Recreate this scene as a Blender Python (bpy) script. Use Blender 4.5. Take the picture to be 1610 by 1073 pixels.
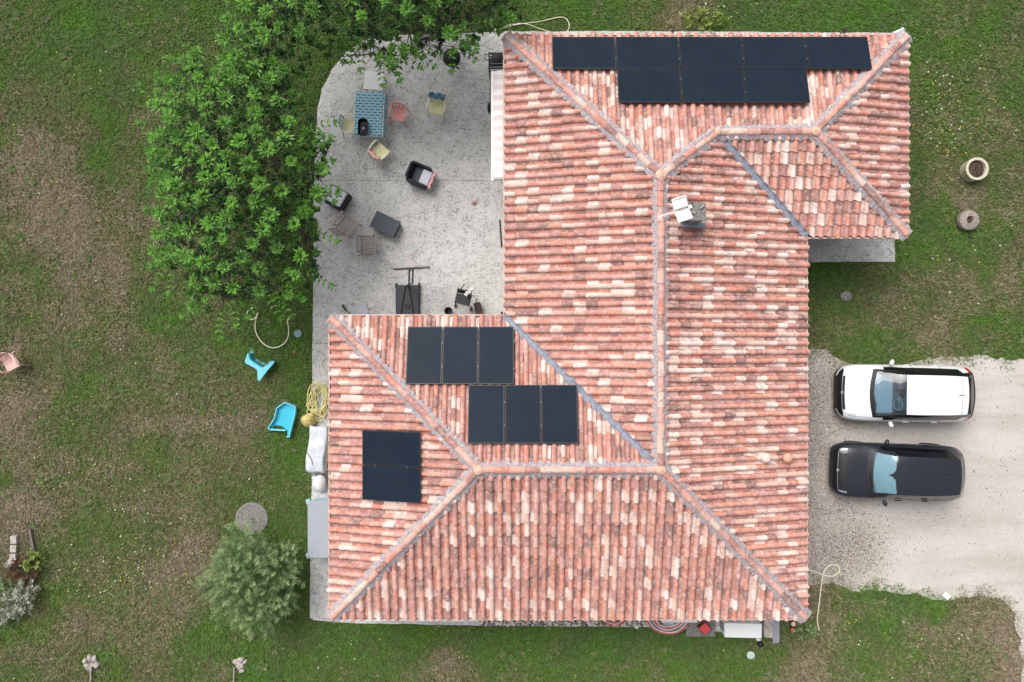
import bpy, bmesh, math, random
import numpy as np
from mathutils import Vector, Matrix, Euler

for o in list(bpy.data.objects):
    bpy.data.objects.remove(o)
SC = bpy.context.scene
COL = SC.collection
R = math.radians
PI = math.pi
random.seed(7)
RNG = np.random.default_rng(7)

# ------------------------------------------------------------------ camera
H = 22.0                      # drone height over the ground
FPX = 24.0 / 36.0 * 1610.0    # focal length in photograph pixels
cam_d = bpy.data.cameras.new("camera")
cam_d.lens = 24.0
cam_d.sensor_width = 36.0
cam_d.sensor_fit = 'HORIZONTAL'
cam_d.clip_start = 0.1
cam_d.clip_end = 2000.0
cam = bpy.data.objects.new("camera", cam_d)
cam.location = (0, 0, H)
cam.rotation_euler = (0, 0, 0)
COL.objects.link(cam)
SC.camera = cam

# ------------------------------------------------------------------ world, sun, exposure
SUN_EL, SUN_AZ = 54.0, -35.0      # from the upper left of the picture (north-west)
w = bpy.data.worlds.new("World")
SC.world = w
w.use_nodes = True
nt = w.node_tree
bg = nt.nodes["Background"]
sky = nt.nodes.new("ShaderNodeTexSky")
sky.sky_type = 'NISHITA'
sky.sun_disc = False
sky.sun_elevation = R(SUN_EL)
sky.sun_rotation = R(SUN_AZ)
sky.air_density = 1.0
sky.dust_density = 6.0
sky.ozone_density = 1.0
hs = nt.nodes.new("ShaderNodeHueSaturation")      # an overcast sky is nearly grey
hs.inputs["Saturation"].default_value = 0.25
nt.links.new(sky.outputs[0], hs.inputs["Color"])
nt.links.new(hs.outputs[0], bg.inputs[0])
bg.inputs[1].default_value = 0.13
sun_d = bpy.data.lights.new("sun", 'SUN')
sun_d.energy = 1.5
sun_d.angle = R(40)
sun_d.color = (1.0, 0.97, 0.93)
sun = bpy.data.objects.new("sun", sun_d)
sd = Vector((math.sin(R(SUN_AZ)) * math.cos(R(SUN_EL)), math.cos(R(SUN_AZ)) * math.cos(R(SUN_EL)), math.sin(R(SUN_EL))))
sun.rotation_euler = sd.to_track_quat('Z', 'Y').to_euler()
sun.location = (0, 0, 40)
COL.objects.link(sun)
vs = SC.view_settings
vs.view_transform = 'Standard'
vs.look = 'None'
vs.gamma = 1.0
vs.use_curve_mapping = False
vs.exposure = 0.28
SC.render.engine = 'CYCLES'
SC.cycles.max_bounces = 6
SC.cycles.diffuse_bounces = 3
SC.cycles.glossy_bounces = 3
SC.cycles.transparent_max_bounces = 8
SC.render.resolution_x, SC.render.resolution_y = 1024, 682

# ------------------------------------------------------------------ helpers
GAIN = 1.15
def S(r, g, b):
    def f(c):
        c /= 255.0
        c = c / 12.92 if c <= 0.04045 else ((c + 0.055) / 1.055) ** 2.4
        return min(c / GAIN, 0.85)
    return (f(r), f(g), f(b), 1.0)

def P(px, py, z=0.0):
    """world point at height z that the photograph shows at (px, py)"""
    return Vector(((px - 805.0) / FPX * (H - z), (536.5 - py) / FPX * (H - z), z))

MATS = {}
def mat(name, col, rough=0.6, var=0.0, scale=8.0, bump=0.0, bscale=60.0, metal=0.0, col2=None, spec=0.5, coat=0.0, detail=4.0):
    if name in MATS:
        return MATS[name]
    m = bpy.data.materials.new(name)
    m.use_nodes = True
    t = m.node_tree
    b = t.nodes["Principled BSDF"]
    b.inputs["Roughness"].default_value = rough
    b.inputs["Metallic"].default_value = metal
    b.inputs["Specular IOR Level"].default_value = spec
    b.inputs["Coat Weight"].default_value = coat
    b.inputs["Coat Roughness"].default_value = 0.05
    b.inputs["Base Color"].default_value = col
    if var > 0 or col2 is not None or bump > 0:
        g = t.nodes.new("ShaderNodeNewGeometry")
        if var > 0 or col2 is not None:
            n = t.nodes.new("ShaderNodeTexNoise")
            n.inputs["Scale"].default_value = scale
            n.inputs["Detail"].default_value = detail
            n.inputs["Roughness"].default_value = 0.65
            t.links.new(g.outputs["Position"], n.inputs["Vector"])
            mx = t.nodes.new("ShaderNodeMix")
            mx.data_type = 'RGBA'
            c2 = col2 if col2 is not None else tuple(max(0, c * (1 - var)) for c in col[:3]) + (1,)
            rp = t.nodes.new("ShaderNodeMapRange")
            rp.inputs[1].default_value = 0.38
            rp.inputs[2].default_value = 0.64
            t.links.new(n.outputs[0], rp.inputs[0])
            t.links.new(rp.outputs[0], mx.inputs[0])
            mx.inputs[6].default_value = col
            mx.inputs[7].default_value = c2
            t.links.new(mx.outputs[2], b.inputs["Base Color"])
        if bump > 0:
            n2 = t.nodes.new("ShaderNodeTexNoise")
            n2.inputs["Scale"].default_value = bscale
            t.links.new(g.outputs["Position"], n2.inputs["Vector"])
            bp = t.nodes.new("ShaderNodeBump")
            bp.inputs["Strength"].default_value = bump
            bp.inputs["Distance"].default_value = 0.02
            t.links.new(n2.outputs[0], bp.inputs["Height"])
            t.links.new(bp.outputs[0], b.inputs["Normal"])
    MATS[name] = m
    return m

class NT:
    """small wrapper to write node trees"""
    def __init__(s, name):
        s.m = bpy.data.materials.new(name)
        s.m.use_nodes = True
        s.t = s.m.node_tree
        s.b = s.t.nodes["Principled BSDF"]
        MATS[name] = s.m
        s._pos = None
    def n(s, kind, **kw):
        x = s.t.nodes.new(kind)
        for k, v in kw.items():
            setattr(x, k, v)
        return x
    def l(s, a, b):
        s.t.links.new(a, b)
    def pos(s):
        if s._pos is None:
            s._pos = s.n("ShaderNodeNewGeometry").outputs["Position"]
        return s._pos
    def noise(s, scale, detail=4, rough=0.6, vec=None):
        x = s.n("ShaderNodeTexNoise")
        x.inputs["Scale"].default_value = scale
        x.inputs["Detail"].default_value = detail
        x.inputs["Roughness"].default_value = rough
        s.l(vec or s.pos(), x.inputs["Vector"])
        return x.outputs[0]
    def ramp(s, fac, a, b, c=0.0, d=1.0):
        x = s.n("ShaderNodeMapRange")
        x.inputs[1].default_value, x.inputs[2].default_value = a, b
        x.inputs[3].default_value, x.inputs[4].default_value = c, d
        s.l(fac, x.inputs[0])
        return x.outputs[0]
    def mix(s, fac, a, b, blend='MIX'):
        x = s.n("ShaderNodeMix", data_type='RGBA', blend_type=blend)
        for sock, v in ((0, fac), (6, a), (7, b)):
            if isinstance(v, (int, float)):
                x.inputs[sock].default_value = v
            elif isinstance(v, tuple):
                x.inputs[sock].default_value = v
            else:
                s.l(v, x.inputs[sock])
        return x.outputs[2]
    def math(s, op, a, b=0.5, clamp=False):
        x = s.n("ShaderNodeMath", operation=op, use_clamp=clamp)
        for i, v in enumerate((a, b)):
            if isinstance(v, (int, float)):
                x.inputs[i].default_value = v
            else:
                s.l(v, x.inputs[i])
        return x.outputs[0]
    def bump(s, h, strength, dist=0.02):
        x = s.n("ShaderNodeBump")
        x.inputs["Strength"].default_value = strength
        x.inputs["Distance"].default_value = dist
        s.l(h, x.inputs["Height"])
        s.l(x.outputs[0], s.b.inputs["Normal"])
    def attr(s, name, kind='GEOMETRY'):
        x = s.n("ShaderNodeAttribute", attribute_type=kind, attribute_name=name)
        return x

class MB:
    def __init__(s):
        s.v, s.f, s.c = [], [], []
    def add(s, verts, faces, M=None, tint=None):
        k = len(s.v)
        if M is not None:
            verts = [M @ Vector(p) for p in verts]
        s.v += [tuple(p) for p in verts]
        s.f += [tuple(i + k for i in f) for f in faces]
        if tint is not None:
            s.c += [tint] * len(faces)
        return s
    def box(s, c, d, rz=0.0, M=None, rx=0.0, ry=0.0, taper=1.0):
        x, y, z = d[0] / 2, d[1] / 2, d[2] / 2
        vv = [(-x, -y, -z), (x, -y, -z), (x, y, -z), (-x, y, -z),
              (-x * taper, -y * taper, z), (x * taper, -y * taper, z), (x * taper, y * taper, z), (-x * taper, y * taper, z)]
        ff = [(0, 3, 2, 1), (4, 5, 6, 7), (0, 1, 5, 4), (1, 2, 6, 5), (2, 3, 7, 6), (3, 0, 4, 7)]
        L = Matrix.Translation(Vector(c)) @ Euler((rx, ry, rz)).to_matrix().to_4x4()
        return s.add(vv, ff, (M @ L) if M is not None else L)
    def tube(s, pts, r, n=8, M=None, closed=False, cap=True):
        pts = [Vector(p) for p in pts]
        rr = r if isinstance(r, (list, tuple)) else [r] * len(pts)
        vv, ff = [], []
        N = len(pts)
        up = Vector((0, 0, 1))
        for i, p in enumerate(pts):
            if closed:
                d = pts[(i + 1) % N] - pts[i - 1]
            else:
                d = pts[min(i + 1, N - 1)] - pts[max(i - 1, 0)]
            d.normalize()
            a = d.cross(up)
            if a.length < 1e-3:
                a = Vector((1, 0, 0))
            a.normalize()
            b = a.cross(d)
            for k in range(n):
                th = 2 * PI * k / n
                vv.append(p + (a * math.cos(th) + b * math.sin(th)) * rr[i])
        for i in range(N if closed else N - 1):
            j = (i + 1) % N
            for k in range(n):
                k2 = (k + 1) % n
                ff.append((i * n + k, j * n + k, j * n + k2, i * n + k2))
        if cap and not closed:
            ff.append(tuple(range(n)))
            ff.append(tuple((N - 1) * n + k for k in reversed(range(n))))
        return s.add(vv, ff, M)
    def lathe(s, prof, n=24, c=(0, 0, 0), M=None, sx=1.0, sy=1.0):
        vv, ff = [], []
        for (r, z) in prof:
            for k in range(n):
                th = 2 * PI * k / n
                vv.append((c[0] + r * math.cos(th) * sx, c[1] + r * math.sin(th) * sy, c[2] + z))
        for i in range(len(prof) - 1):
            for k in range(n):
                k2 = (k + 1) % n
                ff.append((i * n + k, i * n + k2, (i + 1) * n + k2, (i + 1) * n + k))
        ff.append(tuple(reversed(range(n))))
        ff.append(tuple((len(prof) - 1) * n + k for k in range(n)))
        return s.add(vv, ff, M)
    def prism(s, poly, z0, z1, M=None):
        a = sum(poly[i][0] * poly[(i + 1) % len(poly)][1] - poly[(i + 1) % len(poly)][0] * poly[i][1] for i in range(len(poly)))
        if a < 0:
            poly = poly[::-1]
        n = len(poly)
        vv = [(p[0], p[1], z0) for p in poly] + [(p[0], p[1], z1) for p in poly]
        ff = [tuple(reversed(range(n))), tuple(range(n, 2 * n))] + [(i, (i + 1) % n, n + (i + 1) % n, n + i) for i in range(n)]
        return s.add(vv, ff, M)
    def build(s, name, m, parent=None, smooth=False, bevel=0.0, seg=2, auto=None):
        me = bpy.data.meshes.new(name)
        me.from_pydata(s.v, [], s.f)
        if s.c and len(s.c) == len(s.f):
            at = me.attributes.new("tint", 'FLOAT_COLOR', 'FACE')
            at.data.foreach_set("color", np.array(s.c, dtype=np.float32).reshape(-1))
        me.update()
        o = bpy.data.objects.new(name, me)
        COL.objects.link(o)
        if m is not None:
            me.materials.append(MATS[m] if isinstance(m, str) else m)
        if smooth:
            me.polygons.foreach_set("use_smooth", [True] * len(me.polygons))
            if auto:
                me.set_sharp_from_angle(angle=R(auto))
        if parent is not None:
            o.parent = parent
        if bevel > 0:
            b = o.modifiers.new("bevel", 'BEVEL')
            b.width = bevel
            b.segments = seg
            b.limit_method = 'ANGLE'
            b.angle_limit = R(40)
        return o

def thing(name, label, cat, loc=(0, 0, 0), rz=0.0, group=None):
    o = bpy.data.objects.new(name, None)
    o.empty_display_size = 0.2
    COL.objects.link(o)
    o.location = loc
    o.rotation_euler = (0, 0, rz)
    return tag(o, label, cat, group)

def tag(o, label=None, cat=None, group=None, kind=None):
    if label: o["label"] = label
    if cat: o["category"] = cat
    if group: o["group"] = group
    if kind: o["kind"] = kind
    return o

def copy_tree(o, parent=None):
    c = o.copy()
    COL.objects.link(c)
    c.parent = parent
    for ch in list(o.children):
        copy_tree(ch, c)
    return c

def spline(pts, n=8, closed=False):
    pts = [Vector(p) for p in pts]
    out = []
    N = len(pts)
    rng = range(N) if closed else range(N - 1)
    for i in rng:
        if closed:
            p0, p1, p2, p3 = pts[i - 1], pts[i], pts[(i + 1) % N], pts[(i + 2) % N]
        else:
            p0, p1, p2, p3 = pts[max(i - 1, 0)], pts[i], pts[i + 1], pts[min(i + 2, N - 1)]
        for k in range(n):
            t = k / n
            out.append(0.5 * ((2 * p1) + (p2 - p0) * t + (2 * p0 - 5 * p1 + 4 * p2 - p3) * t * t + (3 * p1 - p0 - 3 * p2 + p3) * t ** 3))
    if not closed:
        out.append(pts[-1])
    return out

def vnoise(x, y, seed=0, oct=3):
    """value noise in numpy"""
    x = np.asarray(x, dtype=float); y = np.asarray(y, dtype=float)
    tot = np.zeros_like(x); amp = 1.0; nrm = 0.0
    for o in range(oct):
        xi, yi = np.floor(x).astype(int), np.floor(y).astype(int)
        fx, fy = x - xi, y - yi
        fx = fx * fx * (3 - 2 * fx); fy = fy * fy * (3 - 2 * fy)
        def h(a, b):
            q = np.sin(a * 127.1 + b * 311.7 + (seed + o * 17) * 74.7) * 43758.5453
            return q - np.floor(q)
        v = (h(xi, yi) * (1 - fx) + h(xi + 1, yi) * fx) * (1 - fy) + (h(xi, yi + 1) * (1 - fx) + h(xi + 1, yi + 1) * fx) * fy
        tot += v * amp; nrm += amp; amp *= 0.5; x = x * 2.03; y = y * 2.03
    return tot / nrm

def in_poly(x, y, poly):
    x = np.asarray(x); y = np.asarray(y)
    r = np.zeros(x.shape, dtype=bool)
    n = len(poly)
    for i in range(n):
        x1, y1 = poly[i][0], poly[i][1]
        x2, y2 = poly[(i + 1) % n][0], poly[(i + 1) % n][1]
        c = ((y1 > y) != (y2 > y)) & (x < (x2 - x1) * (y - y1) / (y2 - y1 + 1e-12) + x1)
        r ^= c
    return r

def proto(mb, name, m):
    me = bpy.data.meshes.new(name)
    me.from_pydata(mb.v, [], mb.f)
    if mb.c and len(mb.c) == len(mb.f):
        at = me.attributes.new("tint", 'FLOAT_COLOR', 'FACE')
        at.data.foreach_set("color", np.array(mb.c, dtype=np.float32).reshape(-1))
    me.materials.append(MATS[m] if isinstance(m, str) else m)
    return bpy.data.objects.new(name, me)

def scatter(name, pts, protos, scl, rot, attrs=None, tilt=None):
    """one 'stuff' object: the prototypes set on points by geometry nodes"""
    pts = np.asarray(pts, dtype=np.float32)
    n = len(pts)
    c = bpy.data.collections.new(name + "_kinds")
    for p in protos:
        c.objects.link(p)
    me = bpy.data.meshes.new(name)
    me.vertices.add(n)
    me.vertices.foreach_set("co", pts.reshape(-1))
    def fa(nm, arr, typ='FLOAT'):
        a = me.attributes.new(nm, typ, 'POINT')
        a.data.foreach_set("value", np.asarray(arr, dtype=np.int32 if typ == 'INT' else np.float32))
    fa("scl", scl); fa("rot", rot)
    fa("tx", tilt[0] if tilt else np.zeros(n)); fa("ty", tilt[1] if tilt else np.zeros(n))
    fa("idx", RNG.integers(0, len(protos), n), 'INT')
    for k, v in (attrs or {}).items():
        fa(k, v)
    me.update()
    o = bpy.data.objects.new(name, me)
    COL.objects.link(o)
    g = bpy.data.node_groups.new(name + "_nodes", 'GeometryNodeTree')
    g.interface.new_socket("Geometry", in_out='INPUT', socket_type='NodeSocketGeometry')
    g.interface.new_socket("Geometry", in_out='OUTPUT', socket_type='NodeSocketGeometry')
    gi = g.nodes.new("NodeGroupInput"); go = g.nodes.new("NodeGroupOutput")
    ip = g.nodes.new("GeometryNodeInstanceOnPoints")
    ci = g.nodes.new("GeometryNodeCollectionInfo")
    ci.inputs["Collection"].default_value = c
    ci.inputs["Separate Children"].default_value = True
    ci.inputs["Reset Children"].default_value = True
    def na(nm, typ):
        a = g.nodes.new("GeometryNodeInputNamedAttribute")
        a.data_type = typ
        a.inputs["Name"].default_value = nm
        return a.outputs["Attribute"]
    cx = g.nodes.new("ShaderNodeCombineXYZ")
    g.links.new(na("tx", 'FLOAT'), cx.inputs[0]); g.links.new(na("ty", 'FLOAT'), cx.inputs[1]); g.links.new(na("rot", 'FLOAT'), cx.inputs[2])
    er = g.nodes.new("FunctionNodeEulerToRotation")
    g.links.new(cx.outputs[0], er.inputs[0])
    g.links.new(gi.outputs[0], ip.inputs["Points"])
    g.links.new(ci.outputs[0], ip.inputs["Instance"])
    ip.inputs["Pick Instance"].default_value = True
    g.links.new(na("idx", 'INT'), ip.inputs["Instance Index"])
    g.links.new(er.outputs[0], ip.inputs["Rotation"])
    g.links.new(na("scl", 'FLOAT'), ip.inputs["Scale"])
    g.links.new(ip.outputs[0], go.inputs[0])
    md = o.modifiers.new("scatter", 'NODES')
    md.node_group = g
    return o

# ------------------------------------------------------------------ materials of the setting
def grass_colour(N, dry, rnd):
    """dry 0..1 -> lush green to straw brown; shared by the sheet and the blades"""
    n1 = N.noise(0.9, 3, 0.6)
    n2 = N.noise(6.0, 4, 0.65)
    n3 = N.noise(22.0, 3, 0.6)
    d = N.math('ADD', dry, N.math('MULTIPLY', N.math('SUBTRACT', n2, 0.5), 1.1))
    d = N.math('ADD', d, N.math('MULTIPLY', N.math('SUBTRACT', n3, 0.5), 0.8))
    if rnd is not None:
        d = N.math('ADD', d, N.math('MULTIPLY', N.math('SUBTRACT', rnd, 0.5), 0.5))
    green = N.mix(N.ramp(n1, 0.35, 0.65), S(94, 138, 50), S(94, 124, 68))
    straw = N.mix(N.ramp(n3, 0.3, 0.7), S(154, 139, 116), S(174, 158, 136))
    olive = N.mix(N.ramp(n1, 0.35, 0.65), S(112, 124, 68), S(120, 122, 84))
    c = N.mix(N.ramp(d, 0.2, 0.5), green, olive)
    c = N.mix(N.ramp(d, 0.5, 0.9), c, straw)
    n4 = N.noise(13.0, 4, 0.7)
    c = N.mix(1.0, c, N.ramp(n4, 0.32, 0.68, 0.66, 1.28), 'MULTIPLY')
    c = N.mix(N.math('MULTIPLY', N.ramp(N.noise(3.1, 3, 0.6), 0.5, 0.68), 0.35), c, S(120, 112, 84))
    return c, n2, n3

N = NT("lawn_soil")
c, n2, n3 = grass_colour(N, N.attr("dry").outputs["Fac"], None)
N.l(N.mix(1.0, N.mix(0.3, c, S(120, 104, 78)), (.74, .74, .72, 1), 'MULTIPLY'), N.b.inputs["Base Color"])  # whole sheet darkened to stand in for the blades' self-shadow
N.b.inputs["Roughness"].default_value = 0.95
N.b.inputs["Specular IOR Level"].default_value = 0.1
N.bump(n3, 0.8, 0.04)

N = NT("grass_blade")
tn = N.attr("tint").outputs["Fac"]
c, n2, n3 = grass_colour(N, N.attr("dry", 'INSTANCER').outputs["Fac"], tn)
c = N.mix(1.0, c, N.ramp(tn, 0, 1, 0.68, 1.28), 'MULTIPLY')
N.l(c, N.b.inputs["Base Color"])
N.b.inputs["Roughness"].default_value = 0.7
N.b.inputs["Specular IOR Level"].default_value = 0.2

N = NT("concrete_patio")
a = N.noise(0.55, 4, 0.6); b = N.noise(9.0, 6, 0.75); c = N.noise(19.0, 3, 0.7); e = N.noise(2.4, 5, 0.7)
col = N.mix(N.ramp(a, 0.3, 0.7), S(218, 217, 215), S(200, 199, 196))
col = N.mix(N.ramp(e, 0.45, 0.7, 0, 0.55), col, S(226, 225, 224))
sp = N.math('MULTIPLY', N.ramp(c, 0.46, 0.54), N.ramp(b, 0.42, 0.56))
col = N.mix(N.math('MULTIPLY', sp, N.ramp(e, 0.35, 0.62, 0.9, 0.35)), col, S(112, 112, 110))
col = N.mix(N.math('MULTIPLY', N.ramp(c, 0.36, 0.28), 0.6), col, S(228, 226, 224))
N.l(col, N.b.inputs["Base Color"])
N.b.inputs["Roughness"].default_value = 0.9
N.b.inputs["Specular IOR Level"].default_value = 0.2
N.bump(c, 0.4, 0.01)

N = NT("driveway_grit")
a = N.noise(0.5, 4, 0.6); b = N.noise(11.0, 6, 0.75); c = N.noise(55.0, 3, 0.7)
col = N.mix(N.ramp(a, 0.35, 0.65), S(212, 207, 201), S(200, 194, 187))
col = N.mix(N.ramp(b, 0.5, 0.72, 0, 0.5), col, S(190, 182, 172))
col = N.mix(N.ramp(c, 0.58, 0.7, 0, 0.6), col, S(166, 158, 150))
mp = N.n("ShaderNodeMapping"); mp.inputs["Scale"].default_value = (0.22, 1.5, 1.0); mp.inputs["Rotation"].default_value = (0, 0, R(4))
N.l(N.pos(), mp.inputs["Vector"])
trk = N.noise(1.0, 4, 0.6, mp.outputs[0])
col = N.mix(N.ramp(trk, 0.46, 0.66, 0, 0.55), col, S(182, 174, 164))
co = N.attr("coarse").outputs["Fac"]
col = N.mix(N.math('MULTIPLY', N.ramp(N.math('ADD', co, N.math('MULTIPLY', b, 0.6)), 0.6, 1.3), 0.6), col, S(164, 154, 146))
N.l(col, N.b.inputs["Base Color"])
N.b.inputs["Roughness"].default_value = 0.95
N.b.inputs["Specular IOR Level"].default_value = 0.15
N.bump(N.math('ADD', b, c), 0.5, 0.015)

N = NT("gravel_stone")
tn = N.n("ShaderNodeAttribute", attribute_type='INSTANCER', attribute_name="shade").outputs["Fac"]
rp = N.n("ShaderNodeValToRGB")
rp.color_ramp.elements[0].color = S(84, 76, 72); rp.color_ramp.elements[0].position = 0.0
rp.color_ramp.elements[1].color = S(226, 218, 208); rp.color_ramp.elements[1].position = 1.0
q = rp.color_ramp.elements.new(0.4); q.color = S(158, 146, 136)
N.l(tn, rp.inputs[0])
N.l(rp.outputs[0], N.b.inputs["Base Color"])
N.b.inputs["Roughness"].default_value = 0.9

N = NT("roof_clay")
tn = N.attr("tint").outputs["Color"]
a = N.noise(26.0, 5, 0.7); b = N.noise(5.0, 4, 0.7); d = N.noise(70.0, 3, 0.6)
col = N.mix(N.ramp(N.noise(9.0, 4, .65), 0.48, 0.66, 0, 0.5), tn, S(246, 218, 206))
col = N.mix(N.ramp(a, 0.52, 0.68, 0, 0.4), col, S(204, 138, 124))
col = N.mix(N.math('MULTIPLY', N.ramp(N.noise(2.2, 4, .7), 0.44, 0.66), N.ramp(N.noise(15.0, 4, .7), 0.42, 0.6, 0.0, 0.7)), col, S(144, 108, 102))
col = N.mix(N.math('MULTIPLY', N.ramp(b, 0.54, 0.7), N.ramp(d, 0.4, 0.62, 0.1, 0.6)), col, S(128, 104, 98))
N.l(col, N.b.inputs["Base Color"])
N.b.inputs["Roughness"].default_value = 0.85
N.b.inputs["Specular IOR Level"].default_value = 0.25
N.bump(d, 0.35, 0.006)

mat("roof_deck", S(120, 84, 74), 0.9)
mat("mortar", S(196, 186, 188), 0.95, col2=S(152, 144, 152), scale=16, bump=0.5)
mat("zinc", S(158, 162, 176), 0.55, col2=S(128, 132, 148), scale=9, metal=0.0, bump=0.2)
mat("render_wall", S(214, 202, 182), 0.9, var=0.1, scale=2, bump=0.2)
mat("eave_paint", S(232, 204, 190), 0.8, var=0.15, scale=6)
mat("shutter_brown", S(62, 48, 42), 0.6, var=0.2)
mat("dark_glass", (0.02, 0.025, 0.03, 1), 0.08)
mat("white_plastic", S(244, 244, 246), 0.4, var=0.04, scale=3)
mat("white_metal", S(252, 252, 252), 0.35)
mat("black_plastic", S(22, 23, 27), 0.45, var=0.25, scale=12)
mat("black_metal", S(24, 24, 27), 0.5, var=0.3, scale=14)
mat("steel", S(150, 152, 156), 0.35, metal=0.7)
mat("concrete_grey", S(150, 146, 142), 0.95, col2=S(112, 108, 104), scale=14, bump=0.5)
mat("concrete_pale", S(204, 196, 188), 0.95, col2=S(160, 152, 144), scale=12, bump=0.5)
mat("terracotta", S(196, 112, 84), 0.85, var=0.25, scale=20)
mat("soil", S(70, 58, 48), 1.0, col2=S(104, 88, 74), scale=30, bump=1.0)
mat("bark", S(92, 82, 70), 0.95, col2=S(60, 52, 44), scale=18, bump=0.8)
mat("hose_cream", S(232, 226, 196), 0.5, var=0.15, scale=5)
mat("hose_yellow", S(234, 224, 158), 0.5, var=0.12, scale=5)
mat("hose_green", S(190, 202, 140), 0.5, var=0.15, scale=6)
mat("hose_red", S(206, 104, 96), 0.5, var=0.2, scale=8)
mat("hose_white", S(226, 214, 216), 0.5, var=0.15, scale=8)
mat("hose_grey", S(130, 118, 128), 0.5, var=0.15, scale=8)
mat("cyan_plastic", S(128, 224, 242), 0.4, var=0.1, scale=4)
mat("cyan_deep", S(58, 200, 228), 0.4, var=0.1, scale=4)
mat("pink_plastic", S(244, 168, 162), 0.45, var=0.08, scale=4)
mat("pink_pale", S(248, 202, 194), 0.5, var=0.08, scale=4)
mat("yellow_plastic", S(236, 234, 176), 0.45, var=0.08, scale=6)
mat("cream_plastic", S(236, 234, 206), 0.45, var=0.06, scale=6)
mat("pale_blue_plastic", S(196, 216, 224), 0.45, var=0.06, scale=6)
mat("cloth_pink", S(240, 164, 168), 0.9, col2=S(246, 206, 200), scale=14)
mat("cloth_blue", S(44, 84, 116), 0.9, col2=S(132, 176, 206), scale=13)
mat("cloth_white", S(236, 234, 232), 0.9, col2=S(206, 206, 208), scale=9)
mat("cushion_lilac", S(220, 219, 232), 0.95, var=0.08, scale=20, bump=0.2)
mat("rattan_black", S(48, 46, 56), 0.7, col2=S(30, 30, 36), scale=60, bump=0.5, bscale=120)
mat("table_slate", S(58, 68, 80), 0.55, var=0.15, scale=9)
mat("resin_taupe", S(172, 158, 154), 0.6, var=0.12, scale=12)
mat("resin_grey", S(140, 134, 132), 0.6, var=0.12, scale=12)
mat("tarp_grey", S(226, 230, 236), 0.6, col2=S(204, 210, 220), scale=5, bump=0.4, bscale=8)
mat("lid_grey", S(170, 178, 186), 0.55, var=0.06, scale=6)
mat("box_blue", S(176, 206, 220), 0.5, var=0.06, scale=6)
mat("wood_brown", S(110, 84, 66), 0.8, var=0.3, scale=14)
mat("wood_grey", S(134, 124, 114), 0.9, var=0.25, scale=20, bump=0.4)
mat("red_plastic", S(228, 84, 88), 0.5, var=0.06)
mat("bag_yellow", S(224, 206, 140), 0.8, col2=S(190, 164, 96), scale=10)
mat("mint_plastic", S(196, 218, 204), 0.5, var=0.08)
mat("blue_grey_plastic", S(116, 150, 160), 0.5, var=0.1)
mat("planter_cream", S(226, 218, 196), 0.85, col2=S(190, 182, 160), scale=12, bump=0.3)
mat("planter_stone", S(176, 164, 152), 0.95, col2=S(132, 120, 112), scale=14, bump=0.5)
mat("rust", S(140, 92, 70), 0.9, var=0.3)
mat("paper", S(246, 246, 246), 0.9)
mat("orange_plastic", S(232, 160, 70), 0.5)

# ------------------------------------------------------------------ plan of the house (metres, from the photograph's lines)
ZE = 2.75                        # top of the lowest tile row
ZM = 3.85                        # main ridges
ZW = 3.44                        # ridge of the small wing
ZG = 0.06                        # top of the concrete apron
def E(px, py): return P(px, py, ZE)
NW, NE = E(796, 57), E(1427, 57)
WSE, WIN = E(1423, 372), E(1268, 372)
SE, SW = E(1265, 974), E(518, 969)
NWW, INN = E(522, 498), E(793, 498)
NE.y = NW.y; WIN.y = WSE.y; SE.x = WIN.x = (SE.x + WIN.x) / 2; SE.y = SW.y = (SE.y + SW.y) / 2
WSE.x = NE.x = (WSE.x + NE.x) / 2
SW.x = NWW.x = (SW.x + NWW.x) / 2; NWW.y = INN.y; NW.x = INN.x = (NW.x + INN.x) / 2
RN, RS = P(1038, 277, ZM), P(1038, 738, ZM)
RS.x = RN.x
RW = P(752, 738, ZM); RW.y = RS.y
WA, WB = P(1126, 209, ZW), P(1280, 209, ZW)
WB.y = WA.y

house = thing("house", "single-storey house with hipped salmon clay tile roof", "house", (0, 0, 0))
FACES = [  # name, eave start, eave end (outside on the right hand when walking), a ridge point, cut lines [(a, b, offset)], x/y limits
    ("west", NW, INN, RN, [(NW, RN, 0), (RS, INN, .075), (RN, RS, 0)], None),
    ("north_a", NE, NW, RN, [(NW, RN, 0), (WA, RN, 0)], (None, WA.x)),
    ("north_b", NE, NW, WA, [(NE, WB, 0), (WA, WB, 0)], (WA.x, None)),
    ("wing_east", WSE, NE, WB, [(NE, WB, 0), (WSE, WB, 0)], None),
    ("wing_south", WIN, WSE, WA, [(WSE, WB, 0), (WIN, WA, .08), (WA, WB, 0)], None),
    ("east", SE, WIN, RS, [(SE, RS, 0), (RS, RN, 0), (RN, WA, 0), (WA, WIN, .08)], None),
    ("south", SW, SE, RS, [(SW, RW, 0), (SE, RS, 0), (RW, RS, 0)], None),
    ("south_west", NWW, SW, RW, [(NWW, RW, 0), (SW, RW, 0)], None),
    ("inner_north", INN, NWW, RS, [(INN, RS, .075), (NWW, RW, 0), (RW, RS, 0)], None),
]
def plane_of(f):
    a, b, r = f[1], f[2], f[3]
    e = (b - a).normalized()
    s = (r - a) - e * (r - a).dot(e)
    s.normalize()
    n = e.cross(s)
    if n.z < 0:
        n = -n
    return a, e, s, n
PLANES = {f[0]: plane_of(f) for f in FACES}

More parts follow.
